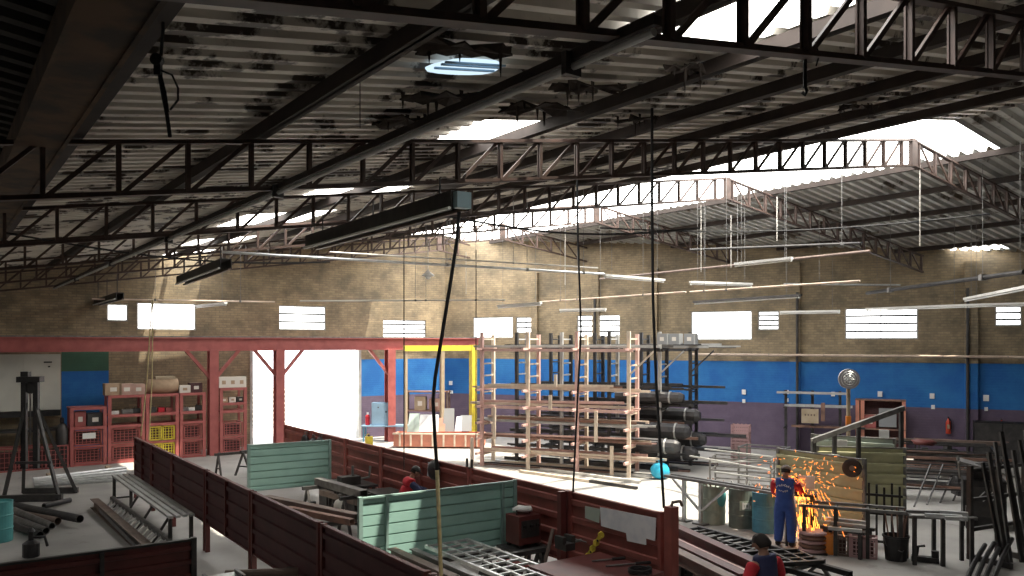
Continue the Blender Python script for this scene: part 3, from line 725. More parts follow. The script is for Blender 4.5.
for px in (213, 279, 390):
    v = uv(on_u(px, 340, UR))[1]; w = .34 if px == 213 else .36
    mb = MB().bar(loc_(UR - w / 2, v, 0), loc_(UR - w / 2, v, zb_), .03, w, (1, 0, 0)).bar(loc_(UR + w / 2, v, 0), loc_(UR + w / 2, v, zb_), .03, w, (1, 0, 0)).bar(loc_(UR, v, 0), loc_(UR, v, zb_), w, .06, (1, 0, 0))
    mb.build('post', 'redbeam', rb)
    for s in ((-1, 1) if px != 390 else (-1,)): MB().bar(loc_(UR, v + s * .1, zb_ - 1.05), loc_(UR, v + s * 1.0, zb_ + .02), .12, .12).build('brace', 'redbeam', rb)
# yellow gantry
yp = on_u(473, 348, 31.3); UY = 31.3; vy0 = uv(on_u(404, 348, UY))[1]; vy1 = uv(on_u(473, 348, UY))[1]
yg = T('yellow_gantry', 'bright yellow goalpost frame at the end of the red beam', 'gantry', P(UY, vy1, 0), A0)
zy = on_u(440, 345, UY).z
MB().bar(P(UY, vy0, zy - .14), P(UY, vy1 + .1, zy - .14), .18, .24).build('crossbeam', 'yellow', yg, True)
MB().bar(P(UY, vy1, 0), P(UY, vy1, zy), .26, .26, D2).build('post', 'yellow', yg, True)
MB().bar(P(UY, vy0 + .1, 0), P(UY, vy0 + .1, zy - .2), .1, .1, D2).build('thin_post', 'ply', yg, True)
MB().bar(P(UY, vy0 + 1.9, 0.9), P(UY, vy0 + 1.9, zy - .2), .16, .16, D2).build('thin_post', 'ply', yg, True)
# ================================================================ welding booths
ZT = 1.68; ZB = .5
def screen(u0, u1, v0, v1, m, label, group, trim='maroon', zt=ZT, zb=ZB, pitch=.19, name='welding_screen', posts=True, flip=False, posts_down=True, amp=.035, mid=(), narrow=.28, flank=.06):
    a = P(u0, v0); b = P(u1, v1); d = b - a; L = d.length; rz = math.atan2(d.y, d.x)
    o = T(name, label, 'screen', a, rz, group)
    MB().ribbed(.03, L - .03, zb, zt, pitch, amp if not flip else -amp, narrow=narrow, flank=flank).build('ribbed_panel', m, o)
    MB().box((L / 2, 0, zt + .015), (L, .07, .03)).build('top_rail', trim, o)
    MB().box((L / 2, 0, zb - .015), (L, .06, .03)).build('bottom_rail', trim, o)
    if posts:
        for x in (.035, L - .035): MB().box((x, 0, (zt + .04) / 2), (.07, .09, zt + .04)).build('post', trim, o)
    for f in mid: MB().box((L * f, -.03, (zt + zb) / 2), (.05, .06, zt - zb)).build('stiffener', trim, o)
    return o
V1 = 4.74; V2 = 9.4
e1 = [25.0, 22.8, 20.6, 17.7, 14.7, 11.5, 8.3, 5.4]
for q in range(7):
    lab = ['farthest dark maroon panel of the long front partition, ropes hanging over it', 'second dark maroon panel from the far end of the front partition', 'third dark maroon panel from the far end of the front partition', 'middle dark maroon panel of the front partition, above sunlit floor', 'dark maroon panel facing the nearer end of the pale green screen', 'large dark maroon panel of the front partition near the bottom edge', 'nearest dark maroon panel of the front partition, running out of view'][q]
    screen(e1[q] - .04, e1[q + 1] + .04, V1, V1, 'maroon_dark', lab, 'front maroon partition panels', 'maroon', zt=ZT, zb=.62, pitch=.27, mid=(.5,) if q in (0, 3) else ())
e2 = [25.9, 23.5, 21.1, 18.9, 14.7, 11.4, 9.05]
for q in range(6):
    lab = ['farthest red-brown ribbed panel of the rear partition by the doorway', 'second red-brown ribbed panel from the doorway end', 'red-brown ribbed panel between the two green screens', 'red-brown ribbed panel behind the welder in red', 'red-brown ribbed panel between the green screen and the black rope', 'last red-brown ribbed panel with the white sheet hung on it'][q]
    screen(e2[q] - .04, e2[q + 1] + .04, V2, V2, 'oxide', lab, 'rear red-brown partition panels', 'oxide', zt=ZT, zb=.45, pitch=.28, mid=(.5,) if q == 3 else ())
# end post with hook
ep = T('end_post', 'tall red-brown end post of the rear partition with a hook on top', 'post', P(8.9, V2, 0), A0)
MB().box((0, 0, .92), (.16, .16, 1.84)).build('post_tube', 'oxide', ep); MB().box((0, 0, .01), (.34, .34, .02)).build('base_plate', 'oxide', ep)
MB().path([(0, 0, 1.84), (.03, 0, 1.9), (.2, 0, 1.9), (.24, 0, 1.82)], .025).build('hook', 'brownsteel', ep)
mp = T('end_post', 'thick middle post of the rear partition under the black rope', 'post', P(11.4, V2 - .12, 0), A0)
MB().box((-.05, 0, .86), (.12, .1, 1.72)).box((.1, 0, .86), (.1, .08, 1.72)).build('post_tube', 'maroon', mp); MB().box((0, 0, .01), (.34, .3, .02)).build('base_plate', 'maroon', mp)
# green cross screens
screen(21.35, 21.2, 6.75, 9.0, 'green', 'pale green ribbed screen across the far booth', 'green cross screens', 'green_trim', zb=.52, pitch=.2, amp=-.035, narrow=.1, flank=.02)
screen(13.0, 12.9, 6.02, 9.3, 'green', 'large pale green ribbed screen across the nearer booth', 'green cross screens', 'green_trim', zb=.52, pitch=.2, mid=(.16, .9), amp=-.035, narrow=.1, flank=.02)
# red cross screen near the camera
s0 = screen(11.7, 11.65, -1.2, 2.98, 'maroon', 'dark red ribbed screen in the bottom corner, closest to the viewer', 'red cross screens', 'char', zb=.35, pitch=.2, zt=1.68, mid=(.72,))
# white sheet, small plan and yellow tool on last red panel
def on_panel(px, py, off=.06):
    return on_v(px, py, V2 - off)
def sheet(name, quad, m, label, cat, th=.006, group=None):
    pts = [on_panel(*q) for q in quad]
    return tag(MB().prism(pts, D2 * th).build(name, m), label, cat, group)
sheet('paper_sheet', ((600, 507), (656, 518), (655, 541), (601, 526)), 'white', 'wide white stained sheet hung on the red-brown partition', 'sheet')
sheet('paper_sheet', ((626, 533), (646, 538), (646, 545), (627, 541)), 'white', 'small white scrap hanging below the wide white sheet', 'sheet')
sheet('drawing_sheet', ((585, 506), (600, 509), (599, 523), (585, 518)), 'sage', 'small greenish sheet next to the wide white sheet', 'sheet')
sheet('paper_sheet', ((428, 462), (436, 464), (435, 478), (427, 476)), 'white', 'small white sheet on the partition behind the welder', 'sheet')
yt = T('spirit_level', 'bright yellow tool with two round eyes leaning on the red-brown partition', 'tool', on_panel(594, 548, .1), 0)
a = on_panel(601, 535, .12); b = on_panel(588, 556, .12); d = b - a; n = D2
for f in (.0, .36, .64, 1.0): MB().lathe([(.03, -.02), (.055, -.02), (.055, .02), (.03, .02)], MW[yt.name].inverted() @ (a + d * f), 14, 'Y').build('grip_ring', 'yellow', yt)
MB().bar(a, b, .07, .03, n).build('tool_body', 'yellow', yt, True)
for f in (.25, .78): MB().lathe([(.012, -.034), (.022, -.034), (.022, .03), (.012, .03)], MW[yt.name].inverted() @ (a + d * f), 10, 'Y').build('bubble', 'char', yt)

def table(name, label, c, L, W, Ht, rz, top='maroon', leg='maroon', th=.05, cat='table', legr=.06, brace=True, group=None, slats=0):
    o = T(name, label, cat, (c[0], c[1], 0), rz, group)
    if slats:
        for i in range(slats): MB().box((0, -W / 2 + W * (i + .5) / slats, Ht - th / 2), (L, W / slats * .62, th)).build('top_bar', top, o)
    else: MB().box((0, 0, Ht - th / 2), (L, W, th)).build('table_top', top, o)
    for x in (-L / 2 + .1, L / 2 - .1):
        for y in (-W / 2 + .07, W / 2 - .07): MB().box((x, y, (Ht - th) / 2), (legr, legr, Ht - th)).build('leg', leg, o)
        if brace: MB().bar((x, -W / 2 + .07, .25), (x, W / 2 - .07, .25), .04).build('stretcher', leg, o)
    return o
p = P(9.6, 8.45)
table('welding_table', 'dark red plate table below the white sheet', p, 1.5, 1.5, .86, A0 + math.pi / 2, 'maroon', 'char', .06, legr=.09)
# things on the red table
tz = .86
vs_ = T('bench_vise', 'dark vise with a long handle on the far edge of the dark red table', 'vise', on_z(565, 549, tz), A0)
MB().box((0, 0, .06), (.2, .3, .12)).build('base', 'char', vs_); MB().box((-.1, 0, .17), (.08, .22, .12)).build('fixed_jaw', 'char', vs_); MB().box((.1, 0, .17), (.07, .22, .12)).build('sliding_jaw', 'char', vs_)
MB().tube((.1, 0, .1), (.36, 0, .1), .025).build('screw', 'steel', vs_); MB().tube((.34, -.16, .1), (.34, .16, .1), .012).build('handle', 'steel', vs_)
for q, (x0, y0, x1, y1, lab) in enumerate(((592, 561, 625, 558, 'pair of dark tongs lying across the dark red table'), (606, 566, 655, 562, 'long dark file lying near the edge of the dark red table'))):
    a = on_z(x0, y0, tz + .02); b = on_z(x1, y1, tz + .02)
    tl_ = T('hand_tool', lab, 'tool', a.lerp(b, .5), 0); MB().path([a, a.lerp(b, .6)], .016).build('shaft', 'steel', tl_, True); MB().path([a.lerp(b, .6), b], .026, 7).build('handle', 'black', tl_, True)
# torch with yellow hose on end of table
c = on_z(640, 574, tz); hs = T('coiled_cable', 'coil of dark welding cable on the dark red table end', 'cable', c, 0)
pts = [c + Vector((math.cos(i * .5) * .17, math.sin(i * .5) * .17, .02 + i * .0018)) for i in range(40)]
MB().path(pts, .017, 6).build('cable_coil', 'rope_black', hs, True, True)

# welding machine and stool under the near end of green screen
def machine(px, py, z, label, m='maroon', s=(.55, .42, .5), rz=A0):
    p = on_z(px, py, z); o = T('welding_machine', label, 'welding machine', p, rz, 'welding machines')
    MB().box((0, 0, s[2] / 2), s).build('case', m, o)
    fp_ = MB().box((0, -s[1] / 2 - .01, s[2] * .55), (s[0] * .8, .02, s[2] * .6)).build('front_plate', 'char', o)
    for x in (-.14, .02, .15): MB().lathe([(.03, -.04), (.035, 0)], (x, -s[1] / 2 - .02, s[2] * .65), 10, 'Y').build('dial', 'black', fp_)
    MB().path([(-s[0] * .3, 0, s[2]), (-s[0] * .3, 0, s[2] + .08), (s[0] * .3, 0, s[2] + .08), (s[0] * .3, 0, s[2])], .015).build('carry_handle', 'black', o)
    for x in (-1, 1):
        for y in (-1, 1): MB().box((x * s[0] * .4, y * s[1] * .4, -.03), (.06, .06, .06)).build('foot', 'black', o)
    return o
def trestle(p, L, Ht, rz, label, m='char', spread=.35):
    o = T('trestle', label, 'trestle', (p[0], p[1], 0), rz, 'trestles')
    MB().box((0, 0, Ht - .04), (L, .1, .08)).build('top_bar', m, o)
    for x in (-L / 2 + .12, L / 2 - .12):
        for s in (-1, 1): MB().bar((x, 0, Ht - .06), (x, s * spread, 0), .055, .055, (1, 0, 0)).build('leg', m, o)
        MB().bar((x, -spread * .6, Ht * .38), (x, spread * .6, Ht * .38), .04).build('stretcher', m, o)
    return o
st = P(12.25, 9.0)
table('machine_stand', 'small dark stand against the red-brown partition beside the green screen', st, .8, .6, .62, A0, 'char', 'char', .05, cat='stand')
o = machine(0, 0, 0, 'dark red welding machine hung with rags beside the green screen', 'maroon', (.5, .42, .5)) if False else None
def machine_at(p, z, label, m='maroon', s=(.55, .42, .5), rz=A0):
    o = machine(512, 600, z, label, m, s, rz); o.location = (p[0], p[1], z); MW[o.name] = Matrix.Translation((p[0], p[1], z)) @ Matrix.Rotation(rz, 4, 'Z'); return o
machine_at(st, .68, 'dark red welding machine with a white rag, beside the end of the green screen', 'maroon', (.5, .42, .52))
rg = MB().ico((st.x, st.y, 1.29), .14, 2, (1.3, 1, .5), .5); tag(rg.build('rag', 'grip', smooth=True), 'crumpled white rag on top of the dark red welding machine', 'rag')
machine_at(P(18.4, 8.6), .06, 'black welding machine on the floor in the far booth', 'char', (.6, .5, .7))
machine_at(P(20.2, 8.7), .06, 'black compressor box behind the far green screen corner', 'char', (.7, .5, .6))
trestle(P(11.35, 8.3), 1.0, .8, A0, 'dark trestle with leaning rods beside the dark red table')
trestle(P(12.0, 7.3), 1.7, .725, A0, 'dark trestle under the grating at the green screen')
trestle(P(9.6, 6.9), 1.7, .725, A0, 'dark trestle carrying the near ends of the brown beams')
# rods leaning on partition
for q, (x0, y0, x1, y1) in enumerate(((529, 525, 512, 580), (553, 529, 542, 575), (536, 520, 520, 578))):
    a = on_v(x0, y0, 9.22); b = on_v(x1, y1, 8.85)
    tag(MB().bar(a, b, .06, .03).build('steel_bar', 'brownsteel'), ['broad brown bar leaning on the red-brown partition', 'thin brown bar leaning closest to the vise', 'thin brown bar between two other leaning bars'][q], 'bar', 'bars leaning in the near booth')
# grating and brown beams toward camera in near booth
def beam_along(a, b, w, h, m, label, name='steel_beam', cat='beam', group=None, hollow=False):
    c = (a + b) / 2
    mb = MB()
    if hollow: mb.hollow(a, b, w, h, .01)
    else:
        d = (b - a).normalized(); s = d.cross(Vector((0, 0, 1))).normalized(); z = Vector((0, 0, 1))
        mb.bar(a + z * (h / 2 - .01), b + z * (h / 2 - .01), w, .02).bar(a - z * (h / 2 - .01), b - z * (h / 2 - .01), w, .02).bar(a + s * 0, b + s * 0, .02, h - .03)
    return tag(mb.build(name, m), label, cat, group)
zt = .80
beam_along(P(12.6, 6.45, zt), P(8.2, 6.45, zt), .16, .14, 'brownsteel', 'brown channel beam in front of the near green screen', group='beams on the near booth trestles')
beam_along(P(12.4, 6.75, zt), P(8.2, 6.75, zt), .12, .12, 'steel', 'grey channel beam beside the grating', group='beams on the near booth trestles')
def grate(o, x0, x1, y0, y1, z, nx, ny, m, w=.035):
    """lattice frame: border bars, rungs and lengthwise bars, each a part"""
    for y in (y0, y1): MB().box(((x0 + x1) / 2, y, z), (x1 - x0 + w, w * 1.5, w * 1.6)).build('side_rail', m, o)
    for i in range(ny): 
        yy = y0 + (y1 - y0) * (i + 1) / (ny + 1); MB().box(((x0 + x1) / 2, yy, z), (x1 - x0, w, w)).build('long_bar', m, o)
    r = None
    for i in range(nx):
        x = x0 + (x1 - x0) * i / (nx - 1)
        if r is None: r = MB().box((0, 0, 0), (w, y1 - y0, w)).build('rung', m, o); r.location = (x, (y0 + y1) / 2, z)
        else: dup_part(r, o, (x, (y0 + y1) / 2, z))
g1 = T('steel_grating', 'grey lattice grating lying on trestles below the green screen', 'grating', P(10.6, 7.5, 0), A0 + math.pi / 2)
grate(g1, -1.9, 1.9, -.42, .42, zt + .02, 15, 2, 'galv', .035)
beam_along(P(11.9, 8.2, .55), P(10.2, 8.3, .62), .1, .08, 'redbeam', 'short bright red bar lying behind the grating')

# middle booth: long beams, round tubes, gas bottle, benches
for q, (x0, y0, x1, y1, z, m, r, lab) in enumerate(((266, 499, 358, 518, .82, 'brownsteel', .1, 'long brown square tube lying across the middle booth'), (288, 509, 352, 522, .8, 'tube_rust', .07, 'rusty brown tube beneath the long brown one'), (318, 481, 364, 494, .95, 'steel', .1, 'dark square tube behind the gas bottle'), (322, 492, 372, 506, .55, 'brownsteel', .08, 'lower brown tube behind the gas bottle'))):
    a = on_z(x0, y0, z); b = on_z(x1, y1, z); tag(MB().hollow(a, b, r * 2, r * 1.7, .01).build('square_tube', m), lab, 'tube', 'square tubes in the middle booth')
a = on_z(290, 505, .7); trestle((a.x, a.y), 1.2, .72, A0, 'dark trestle under the far ends of the brown tubes')
a = on_z(345, 521, .7); trestle((a.x, a.y), 1.2, .72, A0, 'dark trestle under the near ends of the brown tubes')
a = on_z(322, 486, .85); trestle((a.x, a.y), 1.0, .88, A0, 'dark trestle behind the pale gas bottle')
a = on_z(360, 496, .85); trestle((a.x, a.y), 1.0, .88, A0, 'dark trestle by the far corner of the large green screen')
gb = T('gas_bottle', 'small pale gas bottle standing among tubes in the middle booth', 'gas bottle', on_z(340, 513, .2) * 1.0, 0); gb.location.z = 0; MW[gb.name] = Matrix.Translation(gb.location)
MB().lathe([(.12, 0), (.155, .03), (.155, .42), (.12, .5), (.05, .54)], n=18).build('bottle_body', 'box_white', gb, smooth=True); MB().lathe([(.03, .54), (.03, .6), (.06, .61), (.06, .66)], n=10).build('valve', 'steel', gb)
table('work_bench', 'dark steel bench in the far booth against the rear partition', P(19.2, 8.7), 1.4, .8, .85, A0 + math.pi / 2, 'char', 'char', .06, cat='bench')
table('work_bench', 'dark narrow bench just left of the welder in red', P(17.3, 8.7), .9, .7, .9, A0 + math.pi / 2, 'char', 'char', .06, cat='bench')
ck = T('vise_stand', 'dark clamp stand with an upright prong on the bench beside the welder', 'clamp', P(18.9, 8.5, .86), A0)
MB().box((0, 0, .1), (.5, .3, .2)).build('base', 'char', ck); MB().path([(.1, 0, .2), (.1, 0, .45)], .03).build('prong', 'steel', ck); MB().path([(.2, 0, .1), (.55, 0, .12), (.58, 0, .4)], .03).build('prong', 'steel', ck)
trestle(on_z(238, 476, 0).xy.to_3d(), 1.5, .8, A0, 'black trestle left of the far green screen')
tr = on_z(255, 474, 0); trestle(tr, 1.3, .85, A0 + .5, 'black trestle tucked behind the edge of the far green screen')
for q, (px, py) in enumerate(((305, 437), (313, 440), (320, 439))):
    p = on_v(px, py, V2 - .08); o = T('tool_bag', ['black bag hanging over the far end of the rear partition', 'grey-strapped bag hanging in the middle of three bags', 'black bag hanging closest to the viewer of the three'][q], 'bag', p, A0 + math.pi / 2, 'bags hung on the rear partition')
    MB().ico((0, 0, -.12), .2, 2, (1, .5, 1), .25).build('bag_body', 'black', o, smooth=True); MB().path([(-.1, 0, 0), (-.08, -.03, .15), (.08, -.03, .15), (.1, 0, 0)], .015).build('strap', 'steel', o)
hm = T('welding_helmet', 'dark round mask hung on the partition right of the welder', 'mask', on_panel(434, 470, .14), A0)
MB().ico((0, 0, 0), .2, 2, (.7, .9, 1.15)).build('shell', 'char', hm, smooth=True); MB().box((-.02, -.15, .03), (.12, .06, .09)).build('visor', 'black', hm)
bk = on_panel(470, 465, 0); bb = T('clamp_bracket', 'small dark bracket clamped on the top rail of the rear partition', 'bracket', (bk.x, bk.y, ZT), A0)
MB().bar((0, -.07, .02), (0, -.07, .22), .04).build('prong', 'char', bb); MB().bar((0, .12, .02), (0, .12, .22), .04).build('prong', 'char', bb); MB().box((0, .02, .03), (.05, .24, .04)).build('bar', 'char', bb)
# ================================================================ back-left storage
UF = 32.35
def vpx(px, u): return uv(on_u(px, 340, u))[1]
def crate(o_name, c, w, d, h, frame, label, group, tagm=None):
    o = T(o_name, label, 'crate', c, A0, group)
    mb = MB(); e = .045
    for x in (-w / 2 + e / 2, w / 2 - e / 2):
        for y in (-d / 2 + e / 2, d / 2 - e / 2): mb.box((x, y, h / 2), (e, e, h))
    for z in (e / 2, h - e / 2):
        for y in (-d / 2 + e / 2, d / 2 - e / 2): mb.box((0, y, z), (w, e, e))
        for x in (-w / 2 + e / 2, w / 2 - e / 2): mb.box((x, 0, z), (e, d, e))
    mb.build('crate_frame', frame, o)
    mb = MB(); n = max(4, int(w / .12))
    for i in range(1, n): mb.box((-w / 2 + w * i / n, -d / 2 + .02, h / 2), (.018, .014, h - .06))
    for i in range(1, 5): mb.box((0, -d / 2 + .02, h * i / 5), (w - .06, .012, .016))
    mf_ = mb.build('mesh_front', frame, o)
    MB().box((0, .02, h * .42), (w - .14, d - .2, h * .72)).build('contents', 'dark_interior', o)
    if tagm: MB().box((.02, -d / 2 - .012, h * .62), (.42, .015, .2)).build('paper_label', 'grip', mf_)
    return o
units = [(70, 107, 2.08, 1), (108, 145, 2.46, 2), (146, 179, 2.46, 3), (180, 206, 2.46, 4), (220, 247, 2.6, 5)]
names_u = ['lowest red storage shelf unit at the dark end of the row', 'red storage shelf unit topped with a row of pinkish cartons', 'red storage shelf unit holding yellow crates', 'red storage shelf unit just before the red post', 'narrow red storage shelf unit by the doorway with white cartons on top']
U_INFO = []
for (xa, xb, zt_, k) in units:
    va, vb = vpx(xa, UF), vpx(xb, UF); w = vb - va; c = P(UF + .45, (va + vb) / 2, 0)
    o = T('storage_shelf', names_u[k - 1], 'shelf unit', c, A0, 'red storage shelves')
    for x in (-w / 2 + .06, w / 2 - .06):
        for y in (-.4, .4): MB().box((x, y, zt_ / 2), (.12 if y < 0 else .08, .08, zt_)).build('post', 'redbeam', o)
    lv = [zt_ - .02, 1.74, 1.36] if k > 1 else [zt_ - .02, 1.36]
    if k == 5: lv = [zt_ - .02, 2.0, 1.7]
    for z in lv: MB().box((0, 0, z), (w, .9, .05)).box((0, -.44, z - .02), (w, .04, .1)).build('shelf', 'redbeam', o)
    MB().box((0, -.42, .68), (w, .05, .07)).build('rail', 'redbeam', o); MB().box((0, -.42, .05), (w, .05, .08)).build('rail', 'redbeam', o)
    U_INFO.append((c, w, zt_))
    cr = 'yellow' if k == 3 else 'redbeam'; ncol = 2 if k == 3 else 1
    for col in range(ncol):
        for row in range(2):
            cx = (col - (ncol - 1) / 2) * (w - .26) / ncol
            pos = MW[o.name] @ Vector((cx, -.02, .10 + row * .64))
            where = ['at the dark end', 'under the pinkish cartons', 'under the beige bundle', 'next to the red post', 'by the doorway'][k - 1]
            lab = '%s mesh crate on the %s row %s' % ('yellow' if k == 3 else 'red', ['bottom', 'upper'][row], where)
            if ncol == 2: lab += [', side away from the doorway', ', side toward the doorway'][col]
            crate('mesh_crate', pos, (w - .30) / ncol, .76, .52, cr, lab, 'mesh crates in the red shelves', tagm=(k == 1 and row == 1))
# extra wire baskets in unit 5
def carton(c, s, m, label, group, rz=A0, flap=True, name='carton'):
    o = T(name, label, 'box', c, rz, group); bo_ = MB().box((0, 0, s[2] / 2), s).build('box_body', m, o)
    MB().box((0, -s[1] / 2 - .003, s[2] * .5), (s[0] * .4, .006, s[2] * .35)).build('paper_label', 'box_white' if m != 'box_white' else 'box_card', bo_)
    MB().box((0, 0, s[2] + .004), (s[0] * .98, .06, .008)).build('tape', 'ply', bo_)
    return o
def on_unit(k, fx, y, z): 
    c, w, zt_ = U_INFO[k]; return P(0, 0) + (Matrix.Translation(c) @ Matrix.Rotation(A0, 4, 'Z')) @ Vector((fx * w, y, z))
for q, (fx, s, m) in enumerate(((-.34, (.55, .5, .42), 'box_card'), (.02, (.5, .5, .40), 'box_pink'), (.34, (.45, .5, .38), 'box_pink'))):
    carton(on_unit(1, fx, -.1, 2.47), s, m, ['brown carton on the tall shelf at the end of the pinkish row', 'pinkish carton in the middle of the row of three', 'pinkish carton beside the beige bundle'][q], 'cartons on the red shelves')
bd = T('cloth_bundle', 'large beige bundle on top of the shelf with yellow crates', 'bundle', on_unit(2, .05, -.05, 2.47), A0)
MB().lathe([(.02, -.62), (.26, -.58), (.30, 0), (.27, .55), (.02, .6)], (0, 0, .27), 14, 'X').build('roll', 'box_card', bd, smooth=True); MB().box((.1, 0, .58), (.7, .3, .1)).build('folded_top', 'ply', bd)
carton(on_unit(3, -.28, -.15, 2.47), (.4, .4, .28), 'box_white', 'small white box on the shelf just before the red post', 'cartons on the red shelves')
carton(on_unit(3, .18, -.05, 2.47), (.45, .4, .36), 'dark_interior', 'dark box next to the red post on top of the shelf', 'cartons on the red shelves')
for q in range(3): carton(on_unit(4, -.33 + .33 * q, -.1, 2.61), (.36, .5, .42), 'box_white', ['white carton beside the red post, first of three by the doorway', 'white carton in the middle of the three by the doorway', 'white carton nearest the doorway'][q], 'cartons on the red shelves')
for q in range(3): carton(on_unit(4, -.3 + .3 * q, -.12, 2.03), (.26, .4, .2), ('box_card', 'box_white', 'char')[q], ['small brown box under the white cartons by the doorway', 'small pale box under the white cartons by the doorway', 'small dark box under the white cartons by the doorway'][q], 'cartons on the red shelves')
it = [(1, -.3, 'grip', (.3, .2, .12)), (1, .05, 'steel', (.35, .25, .16)), (1, .3, 'char', (.25, .2, .18)), (2, -.3, 'char', (.3, .25, .2)), (2, 0, 'redcloth', (.22, .2, .17)), (2, .22, 'redbeam', (.2, .2, .16)), (3, -.3, 'steel', (.3, .2, .14)), (3, 0, 'grip', (.22, .2, .12)), (3, .28, 'char', (.2, .2, .2))]
il = ['small white toolbox on the middle shelf at the brown carton end', 'steel toolbox on the middle shelf under the pinkish cartons', 'dark toolbox on the middle shelf under the pinkish cartons', 'dark toolbox on the middle shelf above the yellow crates', 'bright red toolbox on the middle shelf above the yellow crates', 'dull red toolbox on the middle shelf above the yellow crates', 'steel toolbox on the middle shelf near the red post', 'small white toolbox on the middle shelf near the red post', 'dark toolbox on the middle shelf against the red post']
for (k, fx, m, s), lab in zip(it, il):
    o = T('toolbox', lab, 'toolbox', on_unit(k, fx, -.18, 1.77), A0, 'toolboxes on the middle shelf'); MB().box((0, 0, s[2] / 2), s).build('case', m, o); MB().path([(-.07, 0, s[2]), (-.07, 0, s[2] + .05), (.07, 0, s[2] + .05), (.07, 0, s[2])], .012).build('handle', 'char', o)
carton(on_unit(0, -.2, -.05, 1.39), (.36, .4, .52), 'orange' if False else 'redbeam', 'tall rust-red box on the lowest shelf unit', 'cartons on the red shelves')
carton(on_unit(0, .2, -.05, 1.39), (.5, .5, .45), 'char', 'dark box on the lowest shelf unit', 'cartons on the red shelves')

# white wall cupboard, dark crates below
UC = 33.7
va, vb = vpx(-14, UC), vpx(61, UC); zc0, zc1 = on_u(30, 411, UC).z, on_u(30, 354.5, UC).z
wc = T('wall_cupboard', 'wide white cupboard on the dark end of the back wall', 'cupboard', P(UC + .3, (va + vb) / 2, zc0), A0)
w = vb - va; h = zc1 - zc0
MB().box((0, .05, h / 2), (w, .5, h)).build('cupboard_body', 'cab_white', wc)
for (xa, xb) in ((-14, 22.3), (23, 61)):
    a = vpx(xa, UC) - (va + vb) / 2; b = vpx(xb, UC) - (va + vb) / 2
    dr_o = MB().box(((a + b) / 2, -.22, h / 2), (b - a - .03, .04, h - .04)).build('door', 'cab_white', wc)
a = vpx(48, UC) - (va + vb) / 2
MB().box((a, -.25, h * .86), (.26, .01, .05)).box((a + .04, -.25, h * .78), (.07, .01, .05)).build('door_mark', 'black', dr_o)
MB().box((0, .1, -.12), (w, .55, .2)).build('dark_bar', 'black', wc)  # black bar stands in for the dark shadow below the cupboard
dk = P(UC, vpx(28, UC), 0)
table('work_bench', 'dark bench in the gloom under the white cupboard', dk, 3.0, .8, 1.3, A0, 'char', 'char', .08, cat='bench')
for q, (px, m) in enumerate(((6, 'dark_interior'), (30, 'dark_interior'), (52, 'char'))):
    crate('mesh_crate', P(UF + .3, vpx(px, UF + .3), 0), .95, .7, .8, 'redbeam', ['dim red crate in the darkest corner below the white cupboard', 'dim red crate behind the black hoist', 'dim red crate between the hoist and the red shelves'][q], 'mesh crates below the cupboard')
bn = T('gas_cylinder', 'dark upright gas cylinder next to the lowest red shelf', 'gas cylinder', P(UF + .2, vpx(62, UF + .2), 0), A0)
MB().lathe([(.18, 0), (.2, .04), (.2, 1.3), (.14, 1.48), (.06, 1.55)], n=18).build('cylinder_body', 'char', bn, smooth=True); MB().lathe([(.04, 1.55), (.07, 1.58), (.07, 1.72), (.03, 1.74)], n=12).build('valve_cap', 'black', bn)

# black A-frame hoist
hb = on_z(38, 499, 0); hf = T('floor_hoist', 'tall black A-frame hoist standing on the dark floor', 'hoist', hb, .1)
hz = 3.45; tx = -.25
for (bx, by, nm) in ((-.75, -.35, 'leg'), (.72, -.35, 'leg'), (-.75, .75, 'leg'), (.72, .75, 'leg')):
    MB().bar((bx, by, .05), (tx + (.12 if bx > 0 else -.12), .1, 2.7), .08).build(nm, 'char', hf)
for x in (-.16, .16): MB().box((tx + x, .1, 2.1), (.13, .14, 2.5)).build('mast', 'black', hf)
MB().box((tx, .1, hz - .1), (.62, .3, .16)).box((tx - .12, .1, hz + .02), (.2, .2, .2)).build('head_block', 'black', hf)
MB().lathe([(.14, -.04), (.17, 0), (.14, .04)], (tx, .1, hz - .34), 14, 'Y').build('pulley', 'black', hf)
MB().tube((tx, .1, hz - .4), (tx, .1, 1.5), .025).build('chain', 'steel', hf)
MB().box((0, -.38, .1), (1.62, .14, .18)).build('base_bar', 'char', hf); MB().box((0, .78, .1), (1.5, .12, .16)).build('base_bar', 'char', hf)
MB().bar((-.5, -.2, 1.05), (.45, -.2, 1.05), .07).build('cross_bar', 'char', hf)
for x in (-.7, .7): MB().lathe([(.08, -.04), (.08, .04)], (x, -.38, .08), 12, 'X').build('wheel', 'black', hf)

